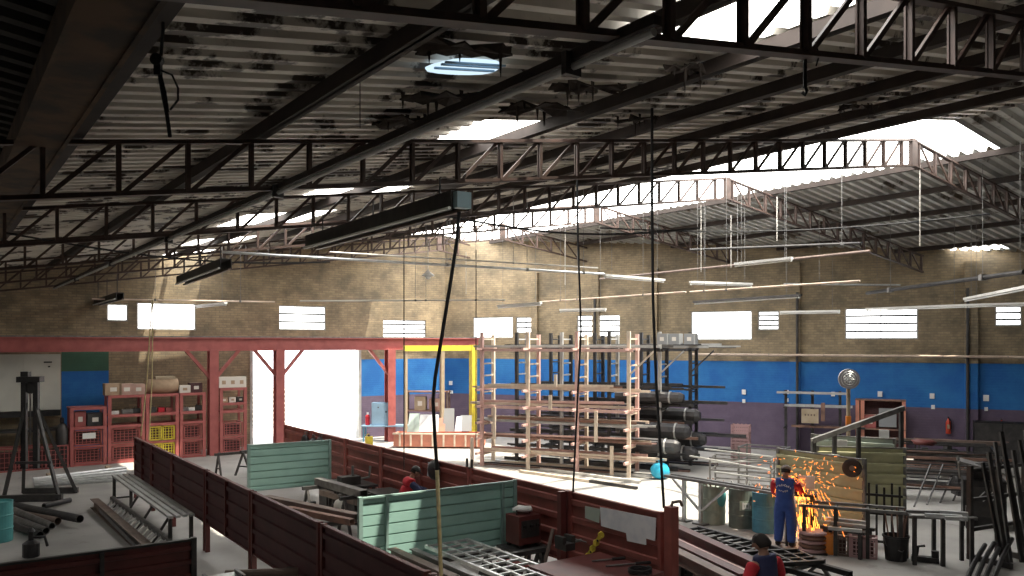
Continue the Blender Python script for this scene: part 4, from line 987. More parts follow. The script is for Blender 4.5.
# silver pipes and the dark pile on the floor
for q in range(5):
    f = q / 4; a = on_z(33 + 1.5 * f, 479 + 7 * f, .22); b = on_z(126 + 1 * f, 467.5 + 12 * f, .22)
    tag(MB().pipe(a, b, .05, .006, 12).build('steel_pipe', 'galv'), '%s silver pipe from the red shelves, lying on the floor' % ORD[q].capitalize(), 'pipe', 'silver pipes on the floor')
for px, py in ((52, 482), (112, 474)):
    p = on_z(px, py, 0); tag(MB().box((p.x, p.y, .085), (.14, 1.9, .17), A0).build('timber_bearer', 'ply'), 'timber bearer under the %s of the silver pipes' % ('dark end' if px < 80 else 'lit end'), 'timber', 'bearers under the pipes')
pile = [((12, 505), (80, 519), .22, .095, 'char', 'thick dark pipe on top of the floor pile with its open end showing'), ((10, 512), (58, 521), .12, .09, 'brownsteel', 'brown pipe under the thick dark one'), ((12, 518), (46, 531), .1, .085, 'steel', 'grey pipe at the near side of the floor pile'), ((8, 524), (40, 535), .1, .08, 'char', 'dark pipe nearest the red screen in the floor pile'), ((14, 510), (52, 526), .17, .08, 'steel', 'grey pipe lying across the floor pile'), ((44, 506), (70, 500), .1, .07, 'tube_dark', 'short dark pipe by the foot of the hoist')]
for (a, b, z, r, m, lab) in pile:
    a = on_z(*a, z); b = on_z(*b, z); tag(MB().pipe(a, b, r, .012, 14).build('steel_pipe', m), lab, 'pipe', 'pipes in the dark floor pile')
def drum(p, m, label, r=.29, h=.88, lid=True, group=None, name='drum', rz=0):
    o = T(name, label, 'drum', (p[0], p[1], 0), rz, group)
    MB().lathe([(r * .97, 0), (r, .02), (r, h * .31), (r * 1.035, h * .335), (r, h * .36), (r, h * .64), (r * 1.035, h * .665), (r, h * .69), (r, h * .98), (r * 1.02, h), (r * .93, h), (r * .93, h - .04)], n=28).build('drum_body', m, o, smooth=False)
    return o
td = on_z(-2, 541, 0); drum(td, 'teal', 'teal drum cut by the edge of the view beside the dark pipes')
sm = on_z(31, 552, .1); pm = T('pump', 'small black pump on the floor behind the dark red screen', 'pump', (sm.x, sm.y, 0), .3)
MB().lathe([(.14, 0), (.16, .02), (.16, .28), (.08, .34)], n=14).build('pump_body', 'black', pm); MB().lathe([(.05, .34), (.05, .5), (.08, .52), (.03, .6)], n=10).build('motor_cap', 'black', pm); MB().path([(0, 0, .4), (.25, 0, .4), (.3, 0, .2)], .03).build('outlet', 'black', pm)
# ladder frame lying below
A_, B_, C_, E_ = on_z(101, 510, .12), on_z(112, 498, .35), on_z(170, 541, .35), on_z(152, 560, .12)
lf = T('ladder_frame', 'grey ladder-like steel frame leaning on the floor beside the slatted bench', 'ladder', (A_ + C_) / 2 * 1.0, 0)
MB().bar(A_, E_, .09, .09).build('side_rail', 'steel', lf, True); MB().bar(B_, C_, .09, .09).build('side_rail', 'steel', lf, True)
for q in range(15): f = (q + .5) / 15; MB().bar(A_.lerp(E_, f), B_.lerp(C_, f), .05, .04).build('rung', 'galv', lf, True)
# slatted bench along the maroon partition
table('slatted_bench', 'long grey slatted bench running along the maroon partition', P(20.7, 4.2), 6.4, .55, .86, A0 + math.pi / 2, 'tube_grey', 'char', .05, cat='bench', slats=4, legr=.07)
for q in range(3):
    a = P(19.0 + q * 1.6, 3.95, .02); b = P(19.0 + q * 1.6, 4.45, .8)
    tag(MB().bar(a, b, .05).build('steel_prop', 'char'), 'dark prop leaning under the slatted bench, %s from the near end' % ORD[q], 'bar', 'props under the slatted bench')
beam_along(P(24.0, 3.55, .14), P(9.0, 3.75, .14), .2, .24, 'brownsteel', 'long brown beam on the floor below the slatted bench')
trestle(P(12.5, 4.1), 1.3, .8, A0 + .3, 'pale-topped trestle with a round tube between the red screen and the maroon partition')
a = P(12.6, 3.65, .87); b = P(12.1, 4.6, .87); tag(MB().pipe(a, b, .07, .01).build('round_tube', 'brownsteel'), 'short brown round tube on the trestle by the dark red screen', 'tube')
for q in range(6):
    p = P(11.6, 3.3, .2 + q * .16); tag(MB().box(p, (.5, .4, .03), A0 + .1).add([], []).build('steel_tray', 'galv'), '%s pale steel tray up in the stack by the dark red screen' % ORD[q], 'tray', 'trays stacked by the dark red screen') if False else None
lo = T('louvre_stack', 'pale louvred steel rack beside the corner of the dark red screen', 'rack', P(11.45, 3.3, 0), A0)
for x in (-.22, .22):
    MB().box((x, 0, .6), (.04, .4, 1.2)).build('side_panel', 'steel', lo)
for q in range(7): MB().prism([(-.22, -.2, .12 + q * .16), (.22, -.2, .12 + q * .16), (.22, .2, .18 + q * .16), (-.22, .2, .18 + q * .16)], (0, 0, .02)).build('slat', 'galv', lo)

# ================================================================ tube racks
RO = on_z(482, 466, 0); RA = math.radians(-27)
RX = Vector((math.cos(RA), math.sin(RA), 0)); RY = Vector((-RX.y, RX.x, 0))
LV = [.02, .55, 1.08, 1.62, 2.2, 2.78, 4.22]
def rackf(row, off, shift, label, mp, mr, ncol=4):
    o = T('tube_rack', label, 'rack', RO + RY * off + RX * shift, RA, 'tube racks'); zt_ = 4.75
    for i in range(ncol):
        x = 5.45 * i / (ncol - 1)
        for y in (0, .85):
            MB().box((x, y, zt_ / 2), (.11, .11, zt_ - (.18 if y else 0))).build('upright', mp if (i + (y > 0)) % 2 else mr, o)
        for z in [(a + b) / 2 + .13 for a, b in zip(LV, LV[1:])] + [3.2, 4.5]: MB().box((x, .42, z), (.05, .85, .05)).build('ladder_rung', mp, o)
        for z in LV[1:]: MB().box((x, .3, z - .06), (.07, 1.5, .08)).build('arm', mr, o)
    for z in (LV[-1] - .1, 2.12): MB().box((2.75, -.03, z), (5.7, .05, .1)).build('long_rail', mr, o)
    MB().bar((5.45, -.05, 3.3), (6.3, -.05, 4.1), .05).build('brace', mp, o)
    if row == 0:
        for x, z0_, z1_ in ((.55, 1.0, 2.12), (2.7, 2.12, 2.6), (4.35, 1.1, 2.12), (4.9, .05, 1.0), (-.35, .02, 1.0), (2.9, 2.9, 3.3)):
            MB().box((x, -.1, (z0_ + z1_) / 2), (.1, .08, z1_ - z0_)).build('short_post', mp, o)
    return o
rackf(0, 0, 0, 'front cream and pink tube rack loaded with long tubes', 'cream', 'pinkpaint')
rackf(1, 1.75, .5, 'middle dark tube rack behind the cream one', 'tube_grey', 'char')
rackf(2, 3.5, 1.1, 'rear dark tube rack closest to the blue wall', 'char', 'tube_dark')
lvn = ['floor level', 'lowest arms', 'second arms', 'third arms', 'fourth arms', 'fifth arms', 'top arms']
rown = ['front cream rack', 'middle dark rack', 'rear dark rack']
def bars():
    for row, (off, sh_) in enumerate(((0, 0), (1.75, .5), (3.5, 1.1))):
        for li, z in enumerate(LV):
            n = [8, 7, 7, 6, 5, 6, 8][li] if row == 0 else [4, 5, 5, 4, 3, 3, 6][li]
            y = .075; k = 0
            while k < n and y < .68:
                w = RND.choice((.05, .06, .08, .1)) * (1.0 if row == 0 else 1.2); h = RND.choice((.04, .06, .08)) * (1 if row == 0 else 1.4)
                x0 = -.35 + RND.uniform(-.35, .6); L = RND.choice((5.4, 5.9, 6.1, 6.1, 6.3)) + (RND.uniform(0, 1.2) if row else 0)
                zz = z - .02 + h / 2
                a = RO + RY * (off + y + w / 2) + RX * (sh_ + x0); b = RO + RY * (off + y + w / 2 + RND.uniform(-.005, .005)) + RX * (sh_ + x0 + L)
                a.z = zz; b.z = zz + RND.uniform(-.015, .04)
                m = RND.choice(('tube_beige', 'tube_beige', 'cream', 'pinkpaint', 'tube_rust')) if row == 0 and li not in (3, 6, 0) else ('tube_grey' if li in (3, 6) and row == 0 else RND.choice(('tube_dark', 'tube_dark', 'char', 'tube_rust')) if row else RND.choice(('tube_grey', 'galv', 'white_metal')))
                if li == 6 and row: m = RND.choice(('steel', 'tube_grey', 'tube_dark'))
                nm = 'steel_tube'; mb = MB().hollow(a, b, w, h, .008)
                tag(mb.build(nm, m), 'long steel tube lying on the %s of the %s' % (lvn[li], rown[row]), 'tube', 'tubes on the %s of the %s' % (lvn[li], rown[row]))
                if row == 0 and k % 2 == 0 and li != 6:     # a second layer on top
                    a2 = a + Vector((0, 0, h + .005)) + RX * .3; b2 = b + Vector((0, 0, h + .005 + RND.uniform(0, .07))) - RX * RND.uniform(-.3, 1.2)
                    tag(MB().hollow(a2, b2, w * .9, h, .008).build(nm, RND.choice(('tube_beige', 'pinkpaint', 'cream', 'tube_rust', 'tube_dark', 'tube_grey'))), 'long steel tube lying on the %s of the %s' % (lvn[li], rown[row]), 'tube', 'tubes on the %s of the %s' % (lvn[li], rown[row]))
                y += w + .012 + .03 * RND.random(); k += 1
bars()
# wrapped dark bundles poking out at the end of the rear racks
for q, (px, py, d, r) in enumerate(((684, 398, 27.5, .2), (700, 416, 28.0, .25), (690, 432, 27.3, .27), (706, 440, 28.2, .25), (680, 447, 26.6, .24), (697, 454, 27.6, .25))):
    e = at_y(px, py, d); a = e - RX * 2.4
    o = T('wrapped_bundle', ['dark wrapped bundle end, topmost behind the rack end', 'dark wrapped bundle end, second from the top by the blue wall', 'thick dark bundle end in the middle of the rack end', 'dark bundle end lying lowest toward the blue wall', 'dark bundle end just above the turquoise sack', 'dark bundle end lowest of all, on the floor side'][q], 'bundle', (e.x, e.y, e.z - r), RA, 'dark wrapped bundles')
    MB().path([a, a.lerp(e, .5), e - RX * .15, e], [r, r * 1.05, r * .95, r * .6], 10).build('wrapped_body', 'tube_dark', o, True)
    MB().path([e - RX * .5, e - RX * .45], r * 1.1, 10).build('strap', 'tube_grey', o, True)
# box units on top of rear rack
for q, (px, py) in enumerate(((664, 341), (676, 341), (691, 341))):
    p = at_y(px, py + 5, 27.3); carton((p.x, p.y, 4.32), (.34, .5, .36), 'greysheet', ['grey box on the rack top beside the black rope', 'grey box on the rack top, middle of three', 'grey box on the rack top, nearest the large bright window'][q], 'boxes on the rack top', RA)
# turquoise sack at the foot of the rack
p = on_z(660, 479, 0); sk = T('plastic_sack', 'bright turquoise sack on the floor at the end of the tube rack', 'sack', p, .2)
MB().ico((0, 0, .27), .3, 3, (1.05, .85, .92), .14).build('sack_body', 'cyan', sk, smooth=True); MB().lathe([(.06, .5), (.05, .56), (.12, .64)], n=10).build('tied_neck', 'cyan', sk)
# loose tubes and boards on the floor in front of rack
for q, (x0, y0, x1, y1, m, lab) in enumerate(((500, 463, 640, 482, 'white_metal', 'long white tube on the floor in front of the tube rack'), (520, 471, 632, 487, 'cream', 'long cream tube on the floor in front of the white one'), (484, 459, 560, 470, 'galv', 'pale tube on the floor by the foot of the yellow post'), (590, 481, 637, 488, 'tube_dark', 'short dark tube on the floor before the turquoise sack'))):
    a = on_z(x0, y0, .05); b = on_z(x1, y1, .05); tag(MB().hollow(a, b, .1, .08, .008).build('floor_tube', m), lab, 'tube', 'tubes on the floor by the rack')

# ================================================================ area behind the partition, by the blue back wall
sp = on_z(440, 447, 0); sk = T('steel_skip', 'long low salmon steel skip in front of the blue wall', 'skip', sp, math.radians(-4))
L = 3.7; MB().box((0, 0, .1), (L, .9, .08)).build('floor_plate', 'salmon', sk)
for y in (-.45, .45): MB().box((0, y, .34), (L, .05, .52)).build('side_panel', 'salmon', sk)
for x in (-L / 2, L / 2): MB().box((x, 0, .34), (.05, .9, .52)).build('end_panel', 'salmon', sk)
for q in range(8): MB().box((-L / 2 + .25 + q * (L - .5) / 7, -.5, .34), (.07, .06, .5)).build('rib', 'cream', sk)
MB().box((0, -.48, .6), (L + .1, .1, .06)).build('top_rim', 'cream', sk)
for q, (px, w, h, m, lab) in enumerate(((413, .5, .75, 'sheetglass', 'leaning green glass sheet on the skip, end near the red post'), (428, .85, .7, 'white', 'leaning white board on the salmon skip'), (440, .4, .55, 'salmon', 'small salmon board leaning on the skip'), (448, .5, .95, 'greysheet', 'tall grey sheet leaning behind the skip'), (458, .3, .6, 'white', 'narrow white board between the grey sheets'), (465, .55, .65, 'greysheet', 'dark grey sheet leaning on the skip by the yellow post'))):
    p = at_y(px, 433, sp.y - .1 + .06 * q); b = Vector((p.x, p.y, .64)); t = Vector((.0, .25, h))
    tag(MB().prism([b + Vector((-w / 2, 0, 0)), b + Vector((w / 2, 0, 0)), b + Vector((w / 2, 0, 0)) + t, b + Vector((-w / 2 + .08, 0, 0)) + t], (0, .02, 0)).build('leaning_sheet', m), lab, 'sheet', 'sheets leaning on the salmon skip')
p = on_z(386, 441, 0); table('blue_bench', 'teal steel bench under the pale blue cabinet', p, 2.1, .7, .72, 0, 'bluecab', 'drum_blue', .06, cat='bench')
cb = T('steel_cabinet', 'pale blue box cabinet on the teal bench beside the red post', 'cabinet', (p.x - .2, p.y, .72), 0)
MB().box((0, 0, .5), (.8, .5, 1.0)).build('cabinet_body', 'bluecab', cb); dr_o = MB().box((0, -.26, .5), (.72, .02, .9)).build('door', 'bluecab', cb); MB().lathe([(.04, -.03), (.04, 0)], (.25, -.27, .6), 10, 'Y').build('knob', 'char', dr_o); MB().lathe([(.03, -.03), (.03, 0)], (-.1, -.27, .8), 10, 'Y').build('knob', 'char', dr_o)
bo = T('spray_can', 'small red can on the teal bench beside the pale cabinet', 'can', (p.x - .8, p.y - .1, .72), 0); MB().lathe([(.09, 0), (.1, .02), (.1, .4), (.06, .46)], n=14).build('can_body', 'redcloth', bo); MB().lathe([(.04, .46), (.04, .56)], n=10).build('nozzle', 'grip', bo)
yb = on_z(369, 447, 0); yo = T('yellow_canister', 'small yellow canister on the floor below the teal bench', 'canister', yb, .2); MB().box((0, 0, .22), (.32, .24, .44)).build('can_body', 'yellow', yo); MB().lathe([(.05, .44), (.05, .52)], n=10).build('cap', 'char', yo); MB().path([(-.1, 0, .44), (-.08, 0, .54), (.02, 0, .54)], .02).build('handle', 'yellow', yo)
p = on_z(424, 443, 0) + Vector((0, 1.5, 0)); so = T('machine_rack', 'rusty brown shelf with machine parts behind the skip', 'shelf', p, -.1)
for x in (-.95, .95):
    for y in (-.3, .3): MB().box((x, y, 1.1), (.07, .07, 2.2)).build('post', 'brownsteel', so)
for z in (.6, 1.3, 2.15): MB().box((0, 0, z), (2.0, .7, .05)).build('shelf', 'tube_rust', so)
carton((p.x - .3, p.y - .05, 1.33), (.5, .4, .6), 'ply', 'beige machine box on the rusty shelf behind the skip', 'boxes on the rusty shelf', -.1)
carton((p.x + .4, p.y, 1.33), (.6, .4, .5), 'tube_rust' if False else 'box_pink', 'pinkish box on the rusty shelf behind the skip', 'boxes on the rusty shelf', -.1)
carton((p.x + .1, p.y, .63), (.7, .4, .45), 'greysheet', 'grey box low on the rusty shelf behind the skip', 'boxes on the rusty shelf', -.1)
# ================================================================ right-hand work area
# long pale trestle table in front of drums
ta = on_z(668, 474, 1.08); tb = on_z(793, 494, 1.08); d = tb - ta; tt = T('saw_table', 'long narrow pale steel table with splayed legs in front of the drums', 'table', ((ta + tb) / 2).xy.to_3d(), math.atan2(d.y, d.x)); L = d.length
MB().box((0, -.12, 1.05), (L, .09, .06)).build('top_bar', 'steel', tt); MB().box((0, .14, 1.05), (L, .09, .06)).build('top_bar', 'steel', tt)
for q in range(7): MB().box((-L / 2 + .2 + q * (L - .4) / 6, 0, 1.03), (.05, .3, .04)).build('cross_bar', 'steel', tt)
for x in (-L / 2 + .55, -L / 2 + 1.05, L / 2 - .12):
    MB().box((x, -.05, .52), (.08, .08, 1.0)).build('leg', 'galv', tt); MB().box((x, -.05, .02), (.34, .24, .04)).build('foot_plate', 'steel', tt)
for x0, x1 in ((-L / 2 + .2, -L / 2 + 1.0), (-L / 2 + 1.85, -L / 2 + 1.1)): MB().bar((x0, -.06, 1.0), (x1, -.06, .35), .05).build('brace', 'galv', tt)
dr = [(709, 527, 'drum_green', 'grey-green drum under the pale table, nearest the bright floor', .29), (738, 531, 'drum_dark', 'dark drum with a white stencilled patch, in the middle of the three', .30), (762, 536, 'drum_blue', 'blue drum right behind the worker in the blue coverall', .29)]
for q, (px, py, m, lab, r) in enumerate(dr):
    p = on_z(px, py, 0) + WN * .5; o = drum(p, m, lab, r, .92, group='drums under the pale table', rz=0)
    if q == 1:
        MB().box((.02, -.293, .55), (.3, .02, .22)).build('white_patch', 'drum_green', o)
        mk = MB()
        for (x, z, w_, h_) in ((-.07, .55, .04, .16), (-.01, .6, .1, .03), (.0, .5, .09, .03), (.06, .55, .03, .14), (.1, .52, .03, .08), (-.02, .55, .03, .08)): mk.box((x + .02, -.306, z), (w_, .008, h_))
        mk.build('stencil_mark', 'grip', o)
    if q == 0:
        MB().ico((.12, -.2, .62), .2, 2, (.7, .6, 1.2), .25).build('hanging_bag', 'teal', o, smooth=True)
    sc = MB()
    for i in range(8): a = RND.uniform(0, 6.3); sc.bar((.1 * math.cos(a), .1 * math.sin(a), .8), (.26 * math.cos(a), .26 * math.sin(a), .98 + .12 * RND.random()), .03)
    sc.build('scrap_metal', 'tube_rust' if q != 1 else 'tube_grey', o)
# silver tube frames behind
def frame3(name, label, p, L, W, Ht, rz, m, nb=3, group=None):
    o = T(name, label, 'frame', (p[0], p[1], 0), rz, group)
    for x in (-L / 2, L / 2):
        for y in (-W / 2, W / 2): MB().box((x, y, Ht / 2), (.05, .05, Ht)).build('post', m, o)
    for k in range(nb):
        z = Ht * (k + 1) / nb - .03
        for y in (-W / 2, W / 2): MB().box((0, y, z), (L, .04, .04)).build('rail', m, o)
        for x in (-L / 2, L / 2): MB().box((x, 0, z), (.04, W, .04)).build('end_rail', m, o)
    return o
p = on_z(735, 500, 0) + WN * 1.2; frame3('tube_stand', 'silver tube frame stand behind the pale table and drums', p, 1.7, .8, 1.05, AW, 'steel', 3, 'silver tube frames')
p = on_z(755, 498, 0) + WN * 1.8; frame3('tube_stand', 'second silver tube frame touching the olive screen', p, 1.3, .8, 1.25, AW - .15, 'steel', 3, 'silver tube frames')
for q, (x0, y0, x1, y1) in enumerate(((705, 449, 772, 457), (690, 456, 770, 470), (714, 472, 776, 480), (710, 462, 768, 461))):
    a = on_z(x0, y0, 1.2 - .12 * q); b = on_z(x1, y1, 1.2 - .12 * q)
    tag(MB().hollow(a, b, .05, .04, .006).build('silver_tube', 'tube_grey'), 'silver tube lying on the frames behind the drums, %s from the wall' % ORD[q], 'tube', 'silver tubes on the frames')
# pink crates
p = on_z(738, 466, 0) + WN * .6
for q in range(4):
    o = T('plastic_crate', 'pale pink lattice crate, %s up in the stack near the purple wall' % ORD[q], 'crate', (p.x, p.y, q * .36), AW, 'pink lattice crates'); w, dd, h = .62, .45, .345
    MB().box((0, 0, .02), (w, dd, .03)).build('crate_base', 'crate_pink', o)
    mb = MB()
    for y in (-dd / 2, dd / 2):
        for z in (.05, .17, .3): mb.box((0, y, z), (w, .02, .05))
        for i in range(5): mb.box((-w / 2 + .02 + i * (w - .04) / 4, y, h / 2), (.045, .022, h))
    for x in (-w / 2, w / 2):
        for z in (.05, .3): mb.box((x, 0, z), (.02, dd, .05))
        for i in range(3): mb.box((x, -dd / 2 + .03 + i * (dd - .06) / 2, h / 2), (.022, .045, h))
    mb.build('lattice_side', 'crate_pink', o)
# olive and sage screens (along the hall, then across)
screen(12.75, 10.35, 17.25, 17.2, 'olive', 'olive ribbed screen lit by sparks behind the worker', 'olive screens', 'steel', zb=.05, pitch=.26, zt=1.72, amp=.08, narrow=.22, flank=.035, name='spark_screen')
a = on_z(816, 447, 1.72); b = on_z(906, 449, 1.72); ua, va = uv(a); ub, vb = uv(b)
screen(ua, ub, va, vb, 'olive', 'wide olive ribbed screen beside the pedestal fan', 'olive screens', 'steel', zb=.1, pitch=.28, zt=1.72, amp=.08, narrow=.22, flank=.035, name='spark_screen')
a = on_z(811, 435, 1.9) ; b = on_z(896, 440, 1.9); ua, va = uv(a); ub, vb = uv(b)
screen(ua, ub, va, vb, 'sage', 'grey-green ribbed screen standing behind the wide olive one', 'olive screens', 'steel', zb=.2, pitch=.28, zt=1.9, amp=.07, narrow=.22, flank=.035, name='spark_screen')
p = on_z(816, 448, 1.75); 
for q, (px, py, w, h, dep, lab) in enumerate(((840, 443, .34, .16, 20.6, 'white sign plate on the grey-green screen'), (884, 436, .24, .32, 21.3, 'white face-shaped card above the wide olive screen'), (834, 456, .26, .08, 20.2, 'small white tag on the rail of the olive screen'))):
    c = at_y(px, py, dep); tag(MB().box(c, (w, .02, h), AW).build('hanging_card', 'grip'), lab, 'sign', 'white plates on the screens')
# round wheel hanging on screen
wr = T('grinding_disc', 'dark round disc hanging on the olive screen', 'disc', at_y(852, 468, 18.3), AW)
MB().lathe([(.17, -.03), (.21, -.02), (.21, .02), (.17, .03)], n=20, axis='Y').build('disc_rim', 'char', wr); MB().lathe([(.06, -.05), (.06, .05)], n=14, axis='Y').build('hub', 'steel', wr)
# inclined rail
a = at_y(812, 441, 20.2); b = at_y(904, 408, 20.6); o = T('inclined_rail', 'dark inclined handrail rising in front of the pedestal fan', 'rail', (a.x, a.y, 0), 0)
MB().bar(a, b, .1, .12).build('rail', 'steel', o, True)
for f in (.02, .24, .5, .97): c = a.lerp(b, f); MB().bar((c.x, c.y, 0), (c.x, c.y, c.z), .09, .09, (1, 0, 0)).build('post', 'char', o, True)
# pedestal fan
fc = at_y(849, 379, 21.4); fo = T('pedestal_fan', 'tall grey pedestal fan with a round cage against the blue wall', 'fan', (fc.x, fc.y, 0), AW + .2)
MB().tube((0, .1, 0), (0, .1, fc.z), .05, 10).build('pole', 'ply', fo); MB().lathe([(.32, 0), (.32, .05), (.08, .09)], (0, .1, 0), 20).build('base', 'char', fo)
MB().box((0, .1, 2.3), (.12, .12, .3)).build('height_clamp', 'orange', fo)
cg = MB()
for r in (.08, .14, .20, .245):
    for k_, y in ((1, -.06), (1, .06)): 
        pts = [Vector((r * math.cos(i * math.pi / 12), y * (1 - (r / .26) ** 4 * .6), fc.z + r * math.sin(i * math.pi / 12))) for i in range(25)]; cg.path(pts, .008, 4)
for i in range(12):
    g = i * math.pi / 6; cg.path([(0, -.065, fc.z), (.13 * math.cos(g), -.06, fc.z + .13 * math.sin(g)), (.25 * math.cos(g), 0, fc.z + .25 * math.sin(g))], .007, 4)
cg.build('cage', 'galv', fo)
MB().lathe([(.235, -.05), (.265, -.05), (.265, .07), (.235, .07)], (0, 0, fc.z), 28, 'Y').build('cage_rim', 'fan', fo); mo_ = MB().lathe([(.05, -.05), (.1, .0), (.1, .22), (.04, .26)], (0, 0, fc.z), 16, 'Y').build('motor', 'fan', fo)
for i in range(4):
    g = i * math.pi / 2 + .3; c, s = math.cos(g), math.sin(g)
    MB().prism([(c * .05 - s * .03, -.02, fc.z + s * .05 + c * .03), (c * .22 - s * .09, -.03, fc.z + s * .22 + c * .09), (c * .22 + s * .05, .02, fc.z + s * .22 - c * .05), (c * .05 + s * .03, .02, fc.z + s * .05 - c * .03)], (0, .012, 0)).build('blade', 'brownsteel', mo_)
# cantilever rack with bars by the wall
p = on_z(810, 458, 0) + WN * 1.0; dd = p.y
bk = T('bar_rack', 'dark cantilever rack with pale bars in front of the purple wall', 'rack', p, AW)
for x in (-1.0, 0, 1.0): 
    MB().box((x, .1, 1.25), (.1, .1, 2.5)).build('upright', 'char', bk)
    for z in (1.05, 1.85, 2.35): MB().box((x, -.15, z), (.07, .6, .06)).build('arm', 'char', bk)
for q, (z, y, L, m) in enumerate(((2.42, -.25, 2.6, 'tube_grey'), (2.42, -.1, 2.2, 'tube_beige'), (1.92, -.3, 2.4, 'galv'), (1.92, -.15, 2.3, 'white_metal'), (1.92, 0, 2.1, 'tube_grey'), (1.12, -.25, 2.5, 'tube_rust'), (1.12, -.1, 2.6, 'tube_dark'), (1.12, .02, 2.3, 'redcloth' if False else 'tube_rust'))):
    a = p + WD * (-L / 2 + .1 * q) + WN * y; b = a + WD * L; a.z = b.z = z
    tag(MB().hollow(a, b, .1, .08, .008).build('bar_stock', m), ['grey bar on the upper arms by the purple wall, front', 'beige bar on the upper arms by the purple wall', 'silver bar on the middle arms by the purple wall, front', 'white bar on the middle arms by the purple wall', 'grey bar on the middle arms by the purple wall, rear', 'rusty bar on the lower arms by the purple wall, front', 'dark bar on the lower arms by the purple wall', 'rusty bar on the lower arms by the purple wall, rear'][q], 'bar', 'bars on the wall rack')
c = at_y(810, 416, dd - .4); sg = T('beige_panel', 'beige panel with small dark marks hung on the bar rack', 'panel', c, AW)
MB().box((0, 0, 0), (.62, .04, .55)).build('board', 'ply', sg)
mk = MB()
for i in range(4): mk.box((-.17 + i * .11, -.025, .04), (.05, .012, .07))
mk.build('dark_marks', 'brownsteel', sg)
p2 = at_y(823, 412, dd - .5); tag(MB().box(p2, (.14, .1, .7), AW).build('timber_block', 'tube_rust'), 'rust-coloured upright block beside the beige panel', 'block')
# red cabinet frame
p = on_z(880, 462, 0) + WN * 1.2; rc = T('red_shelf_frame', 'red-orange steel shelf frame against the purple wall behind the inclined rail', 'shelf', p, AW)
for x in (-.8, -.62, .8): MB().box((x, -.2, 1.1), (.13, .1, 2.2)).build('post', 'salmon', rc)
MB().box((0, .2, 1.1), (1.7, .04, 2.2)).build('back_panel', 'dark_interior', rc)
for z in (2.2, 1.1, .3): MB().box((0, 0, z), (1.75, .5, .05)).build('shelf', 'tube_rust', rc)
MB().box((0.25, -.22, 1.55), (.6, .03, .7)).build('grey_door', 'greysheet', rc)
carton((p.x + WD.x * -.35, p.y + WD.y * -.35, 1.13), (.4, .35, .5), 'redbeam', 'red box inside the red shelf frame', 'boxes in the red frame', AW)

# work bench row in front of olive screen
ba = on_z(800, 503, .98); bb = on_z(906, 511, .98)
def bench_line(name, a, b, label, Ht, m, legs, w=.5):
    d = b - a; o = T(name, label, 'bench', ((a + b) / 2).xy.to_3d(), math.atan2(d.y, d.x)); L = d.length
    MB().box((0, -w / 2, Ht), (L, .07, .06)).build('top_bar', m, o); MB().box((0, w / 2, Ht), (L, .07, .06)).build('top_bar', m, o)
    for i in range(legs):
        x = -L / 2 + .1 + (L - .2) * i / (legs - 1)
        for y in (-w / 2, w / 2): MB().box((x, y, Ht / 2), (.07, .07, Ht)).build('leg', 'char', o)
        MB().box((x, 0, Ht - .03), (.05, w, .05)).build('cross_bar', 'char', o)
    return o
bench_line('cutting_bench', ba, bb, 'long dark cutting bench in front of the olive screens', .98, 'steel', 4)
a = on_z(905, 514, .95); b = on_z(972, 516, .95); bench_line('cutting_bench', a, b, 'dark bench with shining tube ends beyond the black bucket', .95, 'steel', 3)
# low table with silver profiles
a = on_z(826, 524, .55); b = on_z(870, 531, .55); bench_line('low_bench', a, b, 'low dark bench carrying silver profiles', .53, 'char', 2, .5)
for q, (x0, y0, x1, y1, z) in enumerate(((822, 518, 869, 523, .62), (825, 522, 867, 527, .6), (828, 528, 862, 531, .58))):
    a = on_z(x0, y0, z); b = on_z(x1, y1, z); tag(MB().hollow(a, b, .1, .06, .006).build('silver_profile', 'galv'), ['rearmost silver profile on the low bench by the sparks', 'middle silver profile on the low bench by the sparks', 'front silver profile on the low bench by the sparks'][q], 'profile', 'silver profiles on the low bench')
# baskets, orange box, wire crates, bucket
def crate_at(px, py, w, d_, h, m, label, group, rz=AW):
    p = on_z(px, py, 0) + WN * d_ / 2; return crate('wire_crate', p, w, d_, h, m, label, group)
p = on_z(812, 554, 0) + WN * .2; cl = T('wire_basket', 'reddish basket of coiled offcuts at the foot of the sparks', 'basket', p, AW)
for q in range(5): MB().lathe([(.26, 0), (.29, .02), (.29, .05), (.26, .07)], (0, 0, .02 + q * .09), 22).build('coil', 'tube_rust' if q % 2 else 'crate_pink', cl)
MB().box((0, 0, .01), (.6, .5, .02)).build('basket_base', 'char', cl)
p = on_z(827, 555, 0) + WN * .2; oc = T('orange_canister', 'orange canister between the coil basket and the wire crates', 'canister', p, AW - .1)
MB().box((0, 0, .2), (.26, .3, .4)).box((0, 0, .42), (.2, .24, .04)).build('can_body', 'orange', oc); MB().lathe([(.04, .44), (.04, .5)], (.05, 0, 0), 10).build('cap', 'char', oc); MB().path([(-.1, 0, .44), (-.08, 0, .5), (0, 0, .5)], .015).build('handle', 'orange', oc)
for q, px in enumerate((842, 856, 870)):
    p = on_z(px, 557 + q * 1.5, 0) + WN * .25; o = crate('wire_crate', p, .27, .36, .42, 'crate_pink' if q else 'brownsteel', ['brown wire crate next to the orange canister', 'pinkish wire crate in the middle of the row', 'pinkish wire crate next to the black bucket'][q], 'wire crates below the cutting bench'); o.rotation_euler.z = AW; 
p = on_z(896, 562, 0) + WN * .2; bu = T('bucket', 'black bucket of rods below the cutting bench', 'bucket', p, 0)
MB().lathe([(.20, 0), (.245, .46), (.26, .47), (.26, .5), (.235, .5), (.19, .04)], n=26).build('bucket_body', 'black', bu); MB().path([(-.25, 0, .46), (-.22, -.06, .3), (0, -.26, .22), (.22, -.06, .3), (.25, 0, .46)], .01).build('handle', 'steel', bu)
